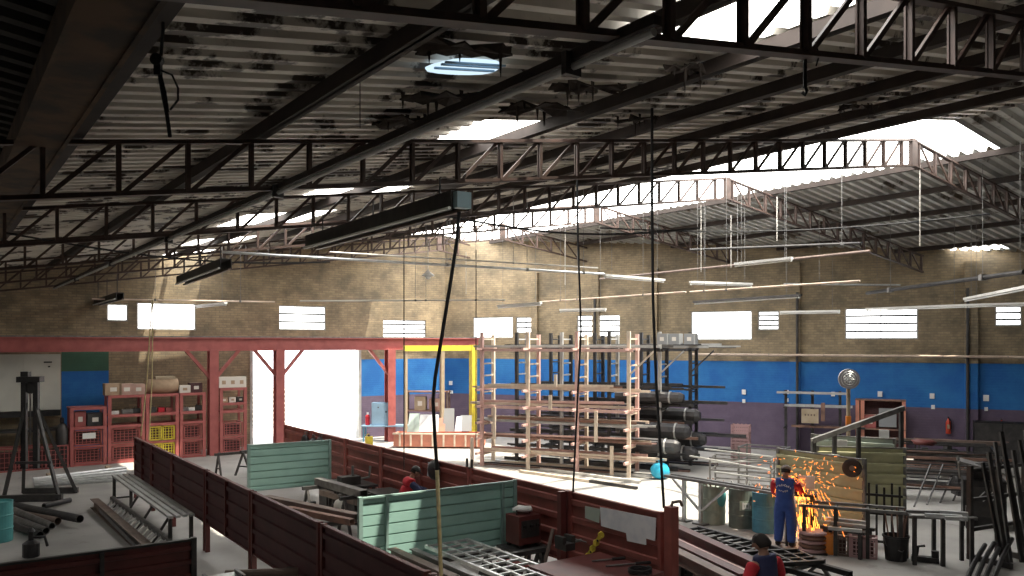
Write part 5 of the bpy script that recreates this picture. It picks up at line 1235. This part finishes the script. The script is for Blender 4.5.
for q in range(6): a = RND.uniform(0, 6.28); MB().tube((.1 * math.cos(a), .1 * math.sin(a), .1), (.2 * math.cos(a + .4), .2 * math.sin(a + .4), .85 + .25 * RND.random()), .014, 6).build('rod', 'tube_rust', bu)
# vertical bar frames
a = on_v(878, 545, 17.6)
p = on_z(884, 552, 0) + WN * .45; vb_ = T('bar_stand', 'black stand of upright bars beside the bucket', 'stand', p, AW)
for q in range(5): MB().box((-.3 + q * .15, .1 * (q % 2), .68), (.045, .045, 1.36 - .08 * (q % 3))).build('upright', 'black', vb_)
for z in (.1, .7, 1.1): MB().box((0, .05, z), (.72, .05, .05)).build('cross_bar', 'black', vb_)
p = on_z(925, 562, 0); fl = T('valve_foot', 'black clamp lying on the floor right of the bucket', 'clamp', p, AW)
MB().box((0, 0, .06), (.5, .16, .1)).build('base', 'black', fl); MB().path([(-.15, 0, .1), (-.12, 0, .3), (.0, .02, .32)], .03).build('lever', 'black', fl); MB().lathe([(.07, 0), (.07, .14)], (.18, 0, .1), 12).build('knob', 'black', fl)
# bright tube ends on far bench
for q, (x0, y0, x1, y1) in enumerate(((940, 512, 968, 514), (945, 518, 967, 519), (925, 515, 962, 517))):
    a = on_z(x0, y0, 1.017); b = on_z(x1, y1, 1.017); tag(MB().hollow(a, b, .09, .07, .006).build('aluminium_tube', 'galv'), ['bright aluminium tube on the bench end near the dark machine', 'bright aluminium tube slightly below the first on the bench end', 'long aluminium tube running back along the bench'][q], 'tube', 'aluminium tubes on the dark bench')
# steel stock heap by the side wall
p0 = on_z(935, 497, 0) + WN * 1.6
hp = frame3('stock_frame', 'dark low frame holding the heap of bars by the purple wall', p0, 3.2, 1.4, 1.25, AW, 'char', 3)
for q in range(16):
    y = -.6 + RND.random() * 1.2; z = (.43, .84, 1.28)[q % 3] + .03 + .05 * (q // 6); L = RND.uniform(2.6, 3.8); x = RND.uniform(-.3, .4)
    a = p0 + WD * (x - L / 2) + WN * y; b = p0 + WD * (x + L / 2) + WN * (y + RND.uniform(-.2, .2)); a.z = z; b.z = z + RND.uniform(-.02, .05)
    tag(MB().hollow(a, b, .08, .07, .006).build('bar_stock', RND.choice(('char', 'tube_rust', 'steel', 'brownsteel'))), 'dim steel bar lying in the low frame by the purple wall', 'bar', 'bars in the low frame by the side wall')
rr = p0 + WD * -.2; rr.z = 1.36; tag(MB().ico(rr, .3, 2, (1.4, .7, .35), .5).build('rag', 'maroon', smooth=True), 'dark red cloth heaped on the bars below the extinguisher', 'rag')
for q in range(5):
    a = on_z(914 + 13 * q, 507 - 2 * q, 0); b = a + Vector((.7, .5, .8 + .3 * RND.random()))
    tag(MB().bar(a, b, .035).build('steel_bar', 'char'), 'dark bar leaning diagonally behind the far bench, %s from the olive screen' % ORD[q], 'bar', 'bars leaning behind the far bench')
# more dark stock and machinery on the floor near the side wall
for k_, (px, py, L_, lab) in enumerate(((918, 478, 2.2, 'dark low frame of bars right behind the wide olive screen'), (958, 476, 2.4, 'dark low frame of bars in front of the purple wall by the machine'), (936, 503, 2.1, 'dark low frame of bars just behind the far bench'))):
    p0 = on_z(px, py, 0) + WN * .5
    frame3('stock_frame', lab, p0, L_, .9, .8 + .25 * (k_ % 2), AW + .1 * k_, 'char', 2)
    for q in range(9):
        ht = .8 + .25 * (k_ % 2); z = (ht / 2 + .0, ht + .0)[q % 2] + .03; y = -.38 + .09 * q; x = RND.uniform(-.3, .3)
        a = p0 + WD * (x - L_ / 2 - .2) + WN * y; b = p0 + WD * (x + L_ / 2 + .2) + WN * y; a.z = b.z = z
        tag(MB().hollow(a, b, .07, .06, .006).build('bar_stock', RND.choice(('char', 'tube_dark', 'tube_rust', 'brownsteel', 'char'))), 'dim bar on the low frame ' + lab.split('of bars ')[1], 'bar', 'bars on the low frame ' + lab.split('of bars ')[1])
for k_, (px, py, lab) in enumerate(((925, 470, 'dark motor block among the bar frames behind the wide olive screen'), (966, 496, 'dark motor block on the floor beside the dim machine'), (948, 468, 'dark motor block under the first red extinguisher'))):
    p0 = on_z(px, py, 0) + WN * .2; o = T('motor_block', lab, 'motor', p0, AW + .3 * k_, 'motor blocks')
    MB().lathe([(.2, -.35), (.27, -.3), (.27, .3), (.2, .35)], (0, 0, .38), 16, 'X').build('motor_body', 'black', o); MB().box((0, 0, .06), (.6, .5, .12)).build('base', 'char', o); MB().box((0, 0, .7), (.2, .2, .12)).build('terminal_box', 'char', o); MB().lathe([(.04, .35), (.04, .5)], (0, 0, .38), 10, 'X').build('shaft', 'steel', o)
# dark machine
p = on_z(985, 528, 0) + WN * .4; dm = T('drill_machine', 'dark bulky machine with a pale tilted lid in the dim corner', 'machine', p, AW)
MB().box((0, 0, .55), (.9, .7, 1.1)).build('machine_body', 'black', dm); MB().box((0, -.36, .6), (.6, .02, .7)).build('front_panel', 'char', dm)
MB().prism([(-.55, -.4, 1.5), (.75, -.4, 1.18), (.75, .4, 1.18), (-.55, .4, 1.5)], (.02, 0, .05)).build('tilted_lid', 'steel', dm)
MB().lathe([(.28, -.1), (.34, -.05), (.34, .05), (.28, .1)], (0, -.05, 1.18), 20, 'Y').build('flywheel', 'black', dm)
for q in range(3): MB().bar((-.2 + q * .16, -.39, .62), (.0 + q * .16, -.39, .86), .04, .02).build('bright_slot', 'galv', dm)
MB().path([(-.5, -.2, 1.1), (-.55, -.2, 1.65)], .03).build('lever', 'steel', dm)
for x in (-.38, .38): MB().box((x, -.5, .25), (.06, .3, .5)).build('leg', 'char', dm)
# dark cupboard under extinguisher at the side wall
p = side_pt(1000, 440) - WN * .5; p.z = 0; dc = T('dark_cupboard', 'black cupboard against the darkest part of the purple wall', 'cupboard', p, AW)
MB().box((0, 0, .75), (1.8, .6, 1.5)).build('cupboard_body', 'black', dc); MB().box((-.45, -.31, .75), (.86, .03, 1.4)).build('door', 'char', dc); MB().box((.45, -.31, .75), (.86, .03, 1.4)).build('door', 'char', dc)
# upright rack with leaning bars at the edge
p = on_z(1010, 566, 0); ur = T('upright_rack', 'dark upright rack for long bars at the edge of the view', 'rack', p + Vector((.3, .9, 0)), AW + .9)
for x in (-.9, 0, .9): MB().box((x, 0, .95), (.09, .09, 1.9)).build('upright', 'char', ur); MB().box((x, -.4, .06), (.09, .9, .1)).build('foot', 'char', ur)
for z in (.6, 1.2, 1.8): MB().box((0, 0, z), (1.9, .07, .07)).build('rail', 'char', ur)
for q in range(9):
    m_ = MW[ur.name]; x = -.8 + q * .2
    a = m_ @ Vector((x, -.62 + .05 * (q % 3), .0)); b = m_ @ Vector((x + .15, -.1, 1.95 + .2 * (q % 4)))
    tag(MB().bar(a, b, .06 + .02 * (q % 2), .05).build('steel_bar', ('black', 'char', 'tube_dark')[q % 3]), 'long dark bar leaning on the upright rack at the edge of the view, %s along' % ORD[q], 'bar', 'bars leaning on the upright rack')
p = on_z(975, 572, 0)
for q in range(4):
    a = on_z(962 + 9 * q, 590, .06 + .02 * q); b = on_z(985 + 9 * q, 545 - 2 * q, .35)
    tag(MB().path([a, a.lerp(b, .5) + Vector((0, 0, .06)), b], .045, 8).build('bent_tube', 'black'), 'dark bent tube heaped in front of the dim machine, %s from the open floor' % ORD[q], 'tube', 'bent tubes before the machine')
# bottom centre: dark beams and black gates
for q, (x0, y0, x1, y1, m) in enumerate(((667, 526, 760, 566, 'maroon'), (668, 536, 752, 572, 'pinkpaint'), (668, 543, 745, 577, 'maroon'), (668, 551, 735, 582, 'brownsteel'))):
    z = .78; a = on_z(x0, y0, z); b = on_z(x1, y1 + 3, z)
    lab = ['dark red beam on trestles, nearest the bright floor', 'thin pale-topped bar between the dark red beams', 'second dark red beam on the trestles past the end post', 'brown beam on the trestles closest to the red table']
    if q == 1: tag(MB().bar(a, b, .07, .06).build('steel_bar', m), lab[q], 'bar')
    else: beam_along(a, b, .2, .2, m, lab[q], group='beams past the end post')
tA = on_z(690, 541, .68); trestle(tA, 1.6, .665, A0 + .1, 'dark trestle under the dark red beams by the end post')
tA = on_z(738, 566, .68); trestle(tA, 1.6, .665, A0 + .1, 'dark trestle under the dark red beams near the person in the vest')
machine_at(on_z(682, 573, .3), .06, 'dark welding machine with a white handle on the floor below the dark red beams', 'char', (.5, .4, .5))
machine_at(on_z(712, 585, .3), .06, 'dark welding machine with a pale lid at the bottom edge', 'brownsteel', (.5, .4, .5))
def gate(name, label, p0, p1, W, z, nx, ny, m, group):
    d = p1 - p0; o = T(name, label, 'gate', (p0.x, p0.y, z), math.atan2(d.y, d.x), group); L = d.length
    grate(o, 0, L, 0, W, 0, nx, ny, m, .045); return o
a = on_z(699, 528, .5); b = on_z(812, 558, .5)
gate('steel_gate', 'black lattice gate lying flat on trestles behind the person in the vest', b, a, .9, .5, 13, 1, 'black', 'black gates lying flat')
a = on_z(742, 536, .58); b = on_z(822, 548, .58)
a = on_z(724, 566, .6); b = on_z(824, 560, .6); gate('steel_gate', 'second black lattice gate lying across the first', a, on_z(822, 560, .6), .8, .57, 8, 2, 'black', 'black gates lying flat')
a = on_z(800, 560, .5); b = on_z(851, 574, .5); tag(MB().hollow(a, b, .1, .09, .008).build('black_tube', 'black'), 'black square tube jutting out beyond the flat gates', 'tube')
a = on_z(760, 562, .45); b = on_z(826, 580, .45); tag(MB().hollow(a, b, .1, .09, .008).build('black_tube', 'black'), 'second black square tube below the flat gates', 'tube')
tA = on_z(725, 545, .45); trestle(tA, 1.4, .42, A0, 'low black trestle under the far end of the flat gates')
tA = on_z(800, 563, .45); trestle(tA, 1.4, .42, A0, 'low black trestle under the near end of the flat gates')

# ================================================================ sparks
sp_o = at_y(793, 478, 17.6)
sk = MB(); sk2 = MB()
for i in range(420):
    a = sp_o + Vector((RND.gauss(.12, .1), RND.gauss(.1, .12), 0)); t = RND.random() ** .8
    vx = abs(RND.gauss(.16, .3)); vy = RND.gauss(0, .3)
    def pos(t): return a + Vector((vx * t * .9, vy * t, .25 * t * (1 if vx > .5 else .2) - 1.25 * t * t))
    p0 = pos(t); p1 = pos(min(1.05, t + .04 + .07 * RND.random()))
    if p1.z < .02 or p0.z < .05: continue
    (sk2 if RND.random() < .4 and vx < .5 else sk).bar(p0, p1, .0055, .0055)
for i in range(130):
    a = sp_o + Vector((RND.gauss(.2, .5), RND.gauss(.05, .25), RND.gauss(.05, .22))); dr_ = Vector((RND.gauss(.4, .5), RND.gauss(0, .3), RND.gauss(-.2, .4))).normalized() * (.03 + .06 * RND.random())
    sk.bar(a, a + dr_, .005, .005)
so = tag(sk2.build('spark_stream', 'sparkglow'), 'bright yellow stream of sparks falling from the grinder', 'sparks', None, 'stuff')
so = tag(sk.build('spark_spray', 'spark'), 'spray of orange sparks in front of the olive screen', 'sparks', None, 'stuff')
gd = T('chop_saw', 'dark cut-off grinder with a white guard throwing sparks', 'grinder', at_y(797, 482, 17.65), AW)
MB().lathe([(.07, -.18), (.08, 0), (.06, .2)], (0, .05, .02), 12, 'X').build('motor', 'char', gd); MB().lathe([(.14, -.01), (.14, .01)], (.05, -.06, 0), 20, 'Y').build('blade', 'steel', gd)
MB().box((.2, -.08, .02), (.34, .02, .28)).build('guard', 'grip', gd); MB().path([(-.18, .05, .05), (-.3, .05, .1)], .03).build('handle', 'black', gd)
MB().box((0, .05, -.2), (.4, .3, .05)).bar((0, .05, -.2), (0, .05, -.05), .06).build('saw_base', 'char', gd)
sb = at_y(800, 500, 17.65); table('saw_stand', 'slim dark stand under the sparking grinder', (sb.x, sb.y), .7, .45, at_y(797, 482, 17.65).z - .23, AW, 'char', 'char', .05, cat='stand')
# ================================================================ people
def skin_obj(name, joints, edges, root, m, parent, sub=2):
    names = list(joints); me = bpy.data.meshes.new(name)
    me.from_pydata([joints[n][0] for n in names], [(names.index(a), names.index(b)) for a, b in edges], [])
    o = bpy.data.objects.new(name, me); COL.objects.link(o)
    md = o.modifiers.new('skin', 'SKIN'); md.use_smooth_shade = True
    for i, n in enumerate(names):
        sv = me.skin_vertices[0].data[i]; r = joints[n][1]; sv.radius = (r, r) if not isinstance(r, tuple) else r; sv.use_root = (n == root)
    s = o.modifiers.new('sub', 'SUBSURF'); s.levels = sub; s.render_levels = sub
    dg = bpy.context.evaluated_depsgraph_get(); dg.update(); ev_ = o.evaluated_get(dg)
    nm = bpy.data.meshes.new_from_object(ev_); bpy.data.objects.remove(o); bpy.data.meshes.remove(me)
    vs = [v.co.copy() for v in nm.vertices]; fs = [tuple(p.vertices) for p in nm.polygons]; bpy.data.meshes.remove(nm)
    return vs, fs
def person(label, loc, rz, lean=0.0, arms=None, cloth='denim', sleeve='redcloth', trousers='denim', legs=True, cap='cap', head_dir=(0, 0), vest=False, spread=.1, group=None, look_down=0.0):
    """figure facing local +y; arms = [(elbow, wrist) for left, right] in local coords"""
    o = T('person', label, 'person', loc, rz, group)
    def L(x, y, z):   # lean forward above the hip
        if z <= .92: return Vector((x, y, z))
        k = z - .92; return Vector((x, y + k * math.sin(lean), .92 + k * math.cos(lean)))
    hd = L(0, .03, 1.60)
    J = {'pelvis': (L(0, 0, .95), (.12, .085)), 'waist': (L(0, 0, 1.10), (.11, .085)), 'chest': (L(0, 0, 1.28), (.12, .085)), 'upper': (L(0, 0, 1.38), (.075, .06)), 'neck': (L(0, .0, 1.50), .055), 'skull': (L(0, .015, 1.58), .06)}
    E = [('pelvis', 'waist'), ('waist', 'chest'), ('chest', 'upper'), ('upper', 'neck'), ('neck', 'skull')]
    for k, s in enumerate((-1, 1)):
        el, wr = arms[k]
        J['sh%d' % k] = (L(s * .185, 0, 1.38), .05); J['el%d' % k] = (Vector(el), .047); J['wr%d' % k] = (Vector(wr), .033)
        hand = Vector(wr) + (Vector(wr) - Vector(el)).normalized() * .09; J['ha%d' % k] = (hand, (.042, .022))
        E += [('upper', 'sh%d' % k), ('sh%d' % k, 'el%d' % k), ('el%d' % k, 'wr%d' % k), ('wr%d' % k, 'ha%d' % k)]
        J['hp%d' % k] = (Vector((s * .09, 0, .88)), .095); J['kn%d' % k] = (Vector((s * (.09 + spread * .3), .03, .48)), .06); J['an%d' % k] = (Vector((s * (.09 + spread * .5), -.02, .09)), .042); J['to%d' % k] = (Vector((s * (.11 + spread * .5), .14, .04)), .035)
        E += [('pelvis', 'hp%d' % k), ('hp%d' % k, 'kn%d' % k), ('kn%d' % k, 'an%d' % k), ('an%d' % k, 'to%d' % k)]
    vs, fs = skin_obj('body', J, E, 'pelvis', 'skin', o)
    mb = MB(); mb.add(vs, fs)
    # fingers and thumb
    for k, s in enumerate((-1, 1)):
        el, wr = Vector(arms[k][0]), Vector(arms[k][1]); dr_ = (wr - el).normalized(); side = dr_.cross(Vector((0, 0, 1))).normalized(); up = side.cross(dr_)
        base = wr + dr_ * .09
        for f, (off, ln) in enumerate(((-.03, .065), (-.01, .078), (.01, .072), (.03, .055))):
            b0 = base + side * off; b1 = b0 + dr_ * ln * .5 - up * .01; b2 = b0 + dr_ * ln * .7 - up * .045; mb.path([b0, b1, b2], .0095, 6)
        t0 = wr + dr_ * .03 + side * -.035 * s; mb.path([t0, t0 + dr_ * .04 - side * .03 * s, t0 + dr_ * .075 - side * .02 * s - up * .02], .011, 6)
    # head
    ang = head_dir[0]; Rm = Matrix.Rotation(ang, 3, 'Z') @ Matrix.Rotation(-look_down, 3, 'X')
    hc = L(0, .03, 1.62)
    bm = bmesh.new(); bmesh.ops.create_uvsphere(bm, u_segments=20, v_segments=14, radius=1)
    for v in bm.verts:
        x, y, z = v.co; jaw = 1 - .22 * max(0, -z); v.co = hc + Rm @ Vector((x * .076 * jaw, y * .096 * (1 - .06 * max(0, -z)), z * .118))
    vv = [v.co.copy() for v in bm.verts]; ff = [tuple(v.index for v in f.verts) for f in bm.faces]; bm.free(); mb.add(vv, ff)
    def hp(x, y, z): return hc + Rm @ Vector((x, y, z))
    mb.path([hp(0, .088, .03), hp(0, .108, -.01), hp(0, .112, -.028), hp(0, .09, -.035)], [.009, .013, .017, .009], 8)
    for s in (-1, 1): mb.ico(hp(s * .077, .0, -.005), .028, 1, (.45, .8, 1.2))
    mb.path([hp(-.025, .086, -.062), hp(0, .094, -.06), hp(.025, .086, -.062)], .007, 6)
    body = mb.build('body', 'skin', o, smooth=True)
    for s in (-1, 1): MB().ico(hp(s * .03, .083, .012), .011, 1).build('eye', 'black', o, smooth=True)
    # hair
    bm = bmesh.new(); bmesh.ops.create_uvsphere(bm, u_segments=20, v_segments=14, radius=1); vv = []
    for v in bm.verts:
        x, y, z = v.co; kk = 1.05
        zz = max(z, -.35 + (.55 if y > .2 else 0) + .0); kk += .16 * (0 if cap else 1) * (.6 + .4 * math.sin(9 * x + 7 * y) * math.cos(8 * z)); vv.append(hp(x * .08 * kk, (y * .1 - .006) * kk, zz * .122 * kk))
    ff = [tuple(v.index for v in f.verts) for f in bm.faces]; bm.free(); MB().add(vv, ff).build('hair', 'hair', o, smooth=True)
    if cap:
        bm = bmesh.new(); bmesh.ops.create_uvsphere(bm, u_segments=20, v_segments=12, radius=1); vv = []
        for v in bm.verts:
            x, y, z = v.co; vv.append(hp(x * .092, y * .112 - .004, .035 + max(z, -.02) * .10))
        ff = [tuple(v.index for v in f.verts) for f in bm.faces]; bm.free(); c_ = MB().add(vv, ff); c_.prism([hp(-.07, .07, .045), hp(-.05, .17, .03), hp(0, .185, .03), hp(.05, .17, .03), hp(.07, .07, .045)], Rm @ Vector((0, 0, .012))); c_.build('cap', cap, o, smooth=False)
    # clothes: torso + legs, sleeves
    g = .022
    Jc = {n: J[n] for n in J}
    def grow(r, q=g): return tuple(x + q for x in r) if isinstance(r, tuple) else r + q
    TJ = {n: (J[n][0], grow(J[n][1])) for n in ('pelvis', 'waist', 'chest', 'upper')}
    TJ['pelvis'] = (J['pelvis'][0], (.17, .135)); TJ['upper'] = (L(0, 0, 1.41), (.18, .12)); TJ['chest'] = (J['chest'][0], (.2, .15)); TJ['waist'] = (J['waist'][0], (.175, .135)); TJ['collar'] = (L(0, .0, 1.475), .085)
    TE = [('pelvis', 'waist'), ('waist', 'chest'), ('chest', 'upper'), ('upper', 'collar')]
    for k in (0, 1):
        TJ['sh%d' % k] = (J['sh%d' % k][0] * 1.0, .1); TE.append(('upper', 'sh%d' % k))
        for n in ('hp', 'kn', 'an'):
            pass
    if legs:
        for k in (0, 1):
            TJ['hp%d' % k] = (J['hp%d' % k][0], .125); TJ['kn%d' % k] = (J['kn%d' % k][0], .1); TJ['an%d' % k] = (J['an%d' % k][0] + Vector((0, 0, .0)), .078)
            TE += [('pelvis', 'hp%d' % k), ('hp%d' % k, 'kn%d' % k), ('kn%d' % k, 'an%d' % k)]
    vs, fs = skin_obj('coverall', TJ, TE, 'pelvis', cloth, o); cv_ = MB().add(vs, fs).build('vest' if vest else 'coverall', cloth, o, smooth=True)
    for k in (0, 1):
        s = J['sh%d' % k][0]; e = J['el%d' % k][0]; w = J['wr%d' % k][0]
        SJ = {'a': (s + (s - Vector((0, s.y, s.z))) * -.12, .085), 's': (s.lerp(e, .12), .086), 'e': (e, .068), 'w': (e.lerp(w, .85), .052)}
        vs, fs = skin_obj('sleeve', SJ, [('a', 's'), ('s', 'e'), ('e', 'w')], 'a', sleeve, o); MB().add(vs, fs).build('sleeve', sleeve, o, smooth=True)
    for k, s in enumerate((-1, 1)):
        a = J['an%d' % k][0]; t = J['to%d' % k][0]
        vs, fs = skin_obj('boot', {'h': (Vector((a.x, a.y - .04, .05)), .045), 'a': (Vector((a.x, a.y, .06)), .055), 't': (Vector((t.x, t.y, .045)), .043), 'u': (Vector((a.x, a.y, .16)), .05)}, [('h', 'a'), ('a', 't'), ('a', 'u')], 'a', 'boot', o); MB().add(vs, fs).build('boot', 'boot', o, smooth=True)
    return o, L
# worker with sparks: back to the viewer, arms reaching toward the grinder
wp = on_z(785, 547, 0)
wo, L = person('worker in a blue coverall and cap, back turned, standing at the sparks', wp, math.radians(-32), .06, [((-.24, .16, 1.12), (-.08, .40, 1.12)), ((.27, .16, 1.12), (.22, .42, 1.14))], 'denim', 'redcloth', cap='cap', look_down=.35, spread=.06)
# white arc lettering (illegible in the photo) on his back
mk = MB()
def bk_pt(x, z): return L(x, -.166 + abs(x) * .12, z)
for row, (zc, nn, arc, hgt) in enumerate(((1.30, 9, .05, .035), (1.235, 5, -.015, .026))):
    for i in range(nn):
        f = (i - (nn - 1) / 2) / ((nn - 1) / 2); x = f * (.125 if row == 0 else .07); z = zc + arc * (1 - f * f)
        p = bk_pt(x, z); wdt = .016
        mk.bar(p + Vector((-.005, 0, -hgt / 2)), p + Vector((-.005, 0, hgt / 2)), .007, .012)
        mk.bar(p + Vector((-.006, 0, hgt / 2 * (1 if i % 2 else 0))), p + Vector((.012, 0, hgt / 2 * (1 if i % 2 else 0))), .012, .007)
        if i % 3 != 1: mk.bar(p + Vector((-.006, 0, -hgt / 2)), p + Vector((.012, 0, -hgt / 2)), .012, .007)
    mk.build('back_lettering', 'grip', wo)
    mk = MB()
wo.scale = (1.18, 1.1, 1.0)
# person at the bottom edge, navy vest and red sleeves, seen from behind-left
fp = Vector(((767 - 512) / F * 11.2, 11.2, 0))
fo_, _l = person('dark-haired person in a navy vest with red sleeves at the bottom edge of the view', fp, math.radians(35), .08, [((-.30, .05, 1.12), (-.22, .3, 1.0)), ((.30, .03, 1.12), (.22, .28, 1.0))], 'navy', 'redcloth', cap=None, vest=True, look_down=.3, head_dir=(.3, 0)); fo_.scale = (1.22, 1.15, 1.0)
# welder in red bending over work inside the booth
rp = P(15.85, 8.35); rp = Vector((rp.x, rp.y, 0))
person('welder in a red shirt and navy vest bending over a bench inside the booth', rp, math.radians(-70), .42, [((-.27, .42, 1.16), (-.1, .66, 1.1)), ((.27, .40, 1.12), (.1, .64, 1.08))], 'redcloth', 'navy', cap='char', look_down=.6, vest=True)
table('work_bench', 'dark bench the welder in red is leaning over', rp + Vector((.75, .25, 0)), .9, .6, .95, math.radians(20), 'char', 'char', .06, cat='bench')

# ================================================================ light
w = bpy.data.worlds.new('World'); SC.world = w; w.use_nodes = True
bg = w.node_tree.nodes['Background']; bg.inputs['Color'].default_value = (.93, .97, 1.0, 1); bg.inputs['Strength'].default_value = 3.0
sun = bpy.data.lights.new('sun', 'SUN'); sun.energy = 22.0; sun.angle = math.radians(.8); sun.color = (1, .95, .84)
so = bpy.data.objects.new('sun', sun); COL.objects.link(so)
sd = (D2 * -.206 + D1 * .28 + Vector((0, 0, -1))).normalized(); so.rotation_euler = sd.to_track_quat('-Z', 'Y').to_euler(); so.location = (0, 0, 30)
sp = bpy.data.lights.new('spark_light', 'POINT'); sp.energy = 16; sp.color = (1, .5, .14); sp.shadow_soft_size = .15
spo = bpy.data.objects.new('spark_light', sp); COL.objects.link(spo); spo.location = at_y(800, 497, 17.5)

# ================================================================ camera
cam = bpy.data.cameras.new('camera'); co = bpy.data.objects.new('camera', cam); COL.objects.link(co)
cam.sensor_width = 36; cam.lens = F / 1024 * 36; cam.shift_y = (HY - 288) / 1024; cam.clip_end = 300
co.location = CAM; co.rotation_euler = (math.pi / 2, 0, 0); SC.camera = co
SC.view_settings.view_transform = 'Standard'; SC.view_settings.look = 'None'; SC.view_settings.gamma = 1; SC.view_settings.use_curve_mapping = False
SC.view_settings.exposure = .5
SC.cycles.max_bounces = 7; SC.cycles.diffuse_bounces = 5; SC.cycles.transparent_max_bounces = 12; SC.cycles.use_denoising = True
SC.cycles.sample_clamp_indirect = 8
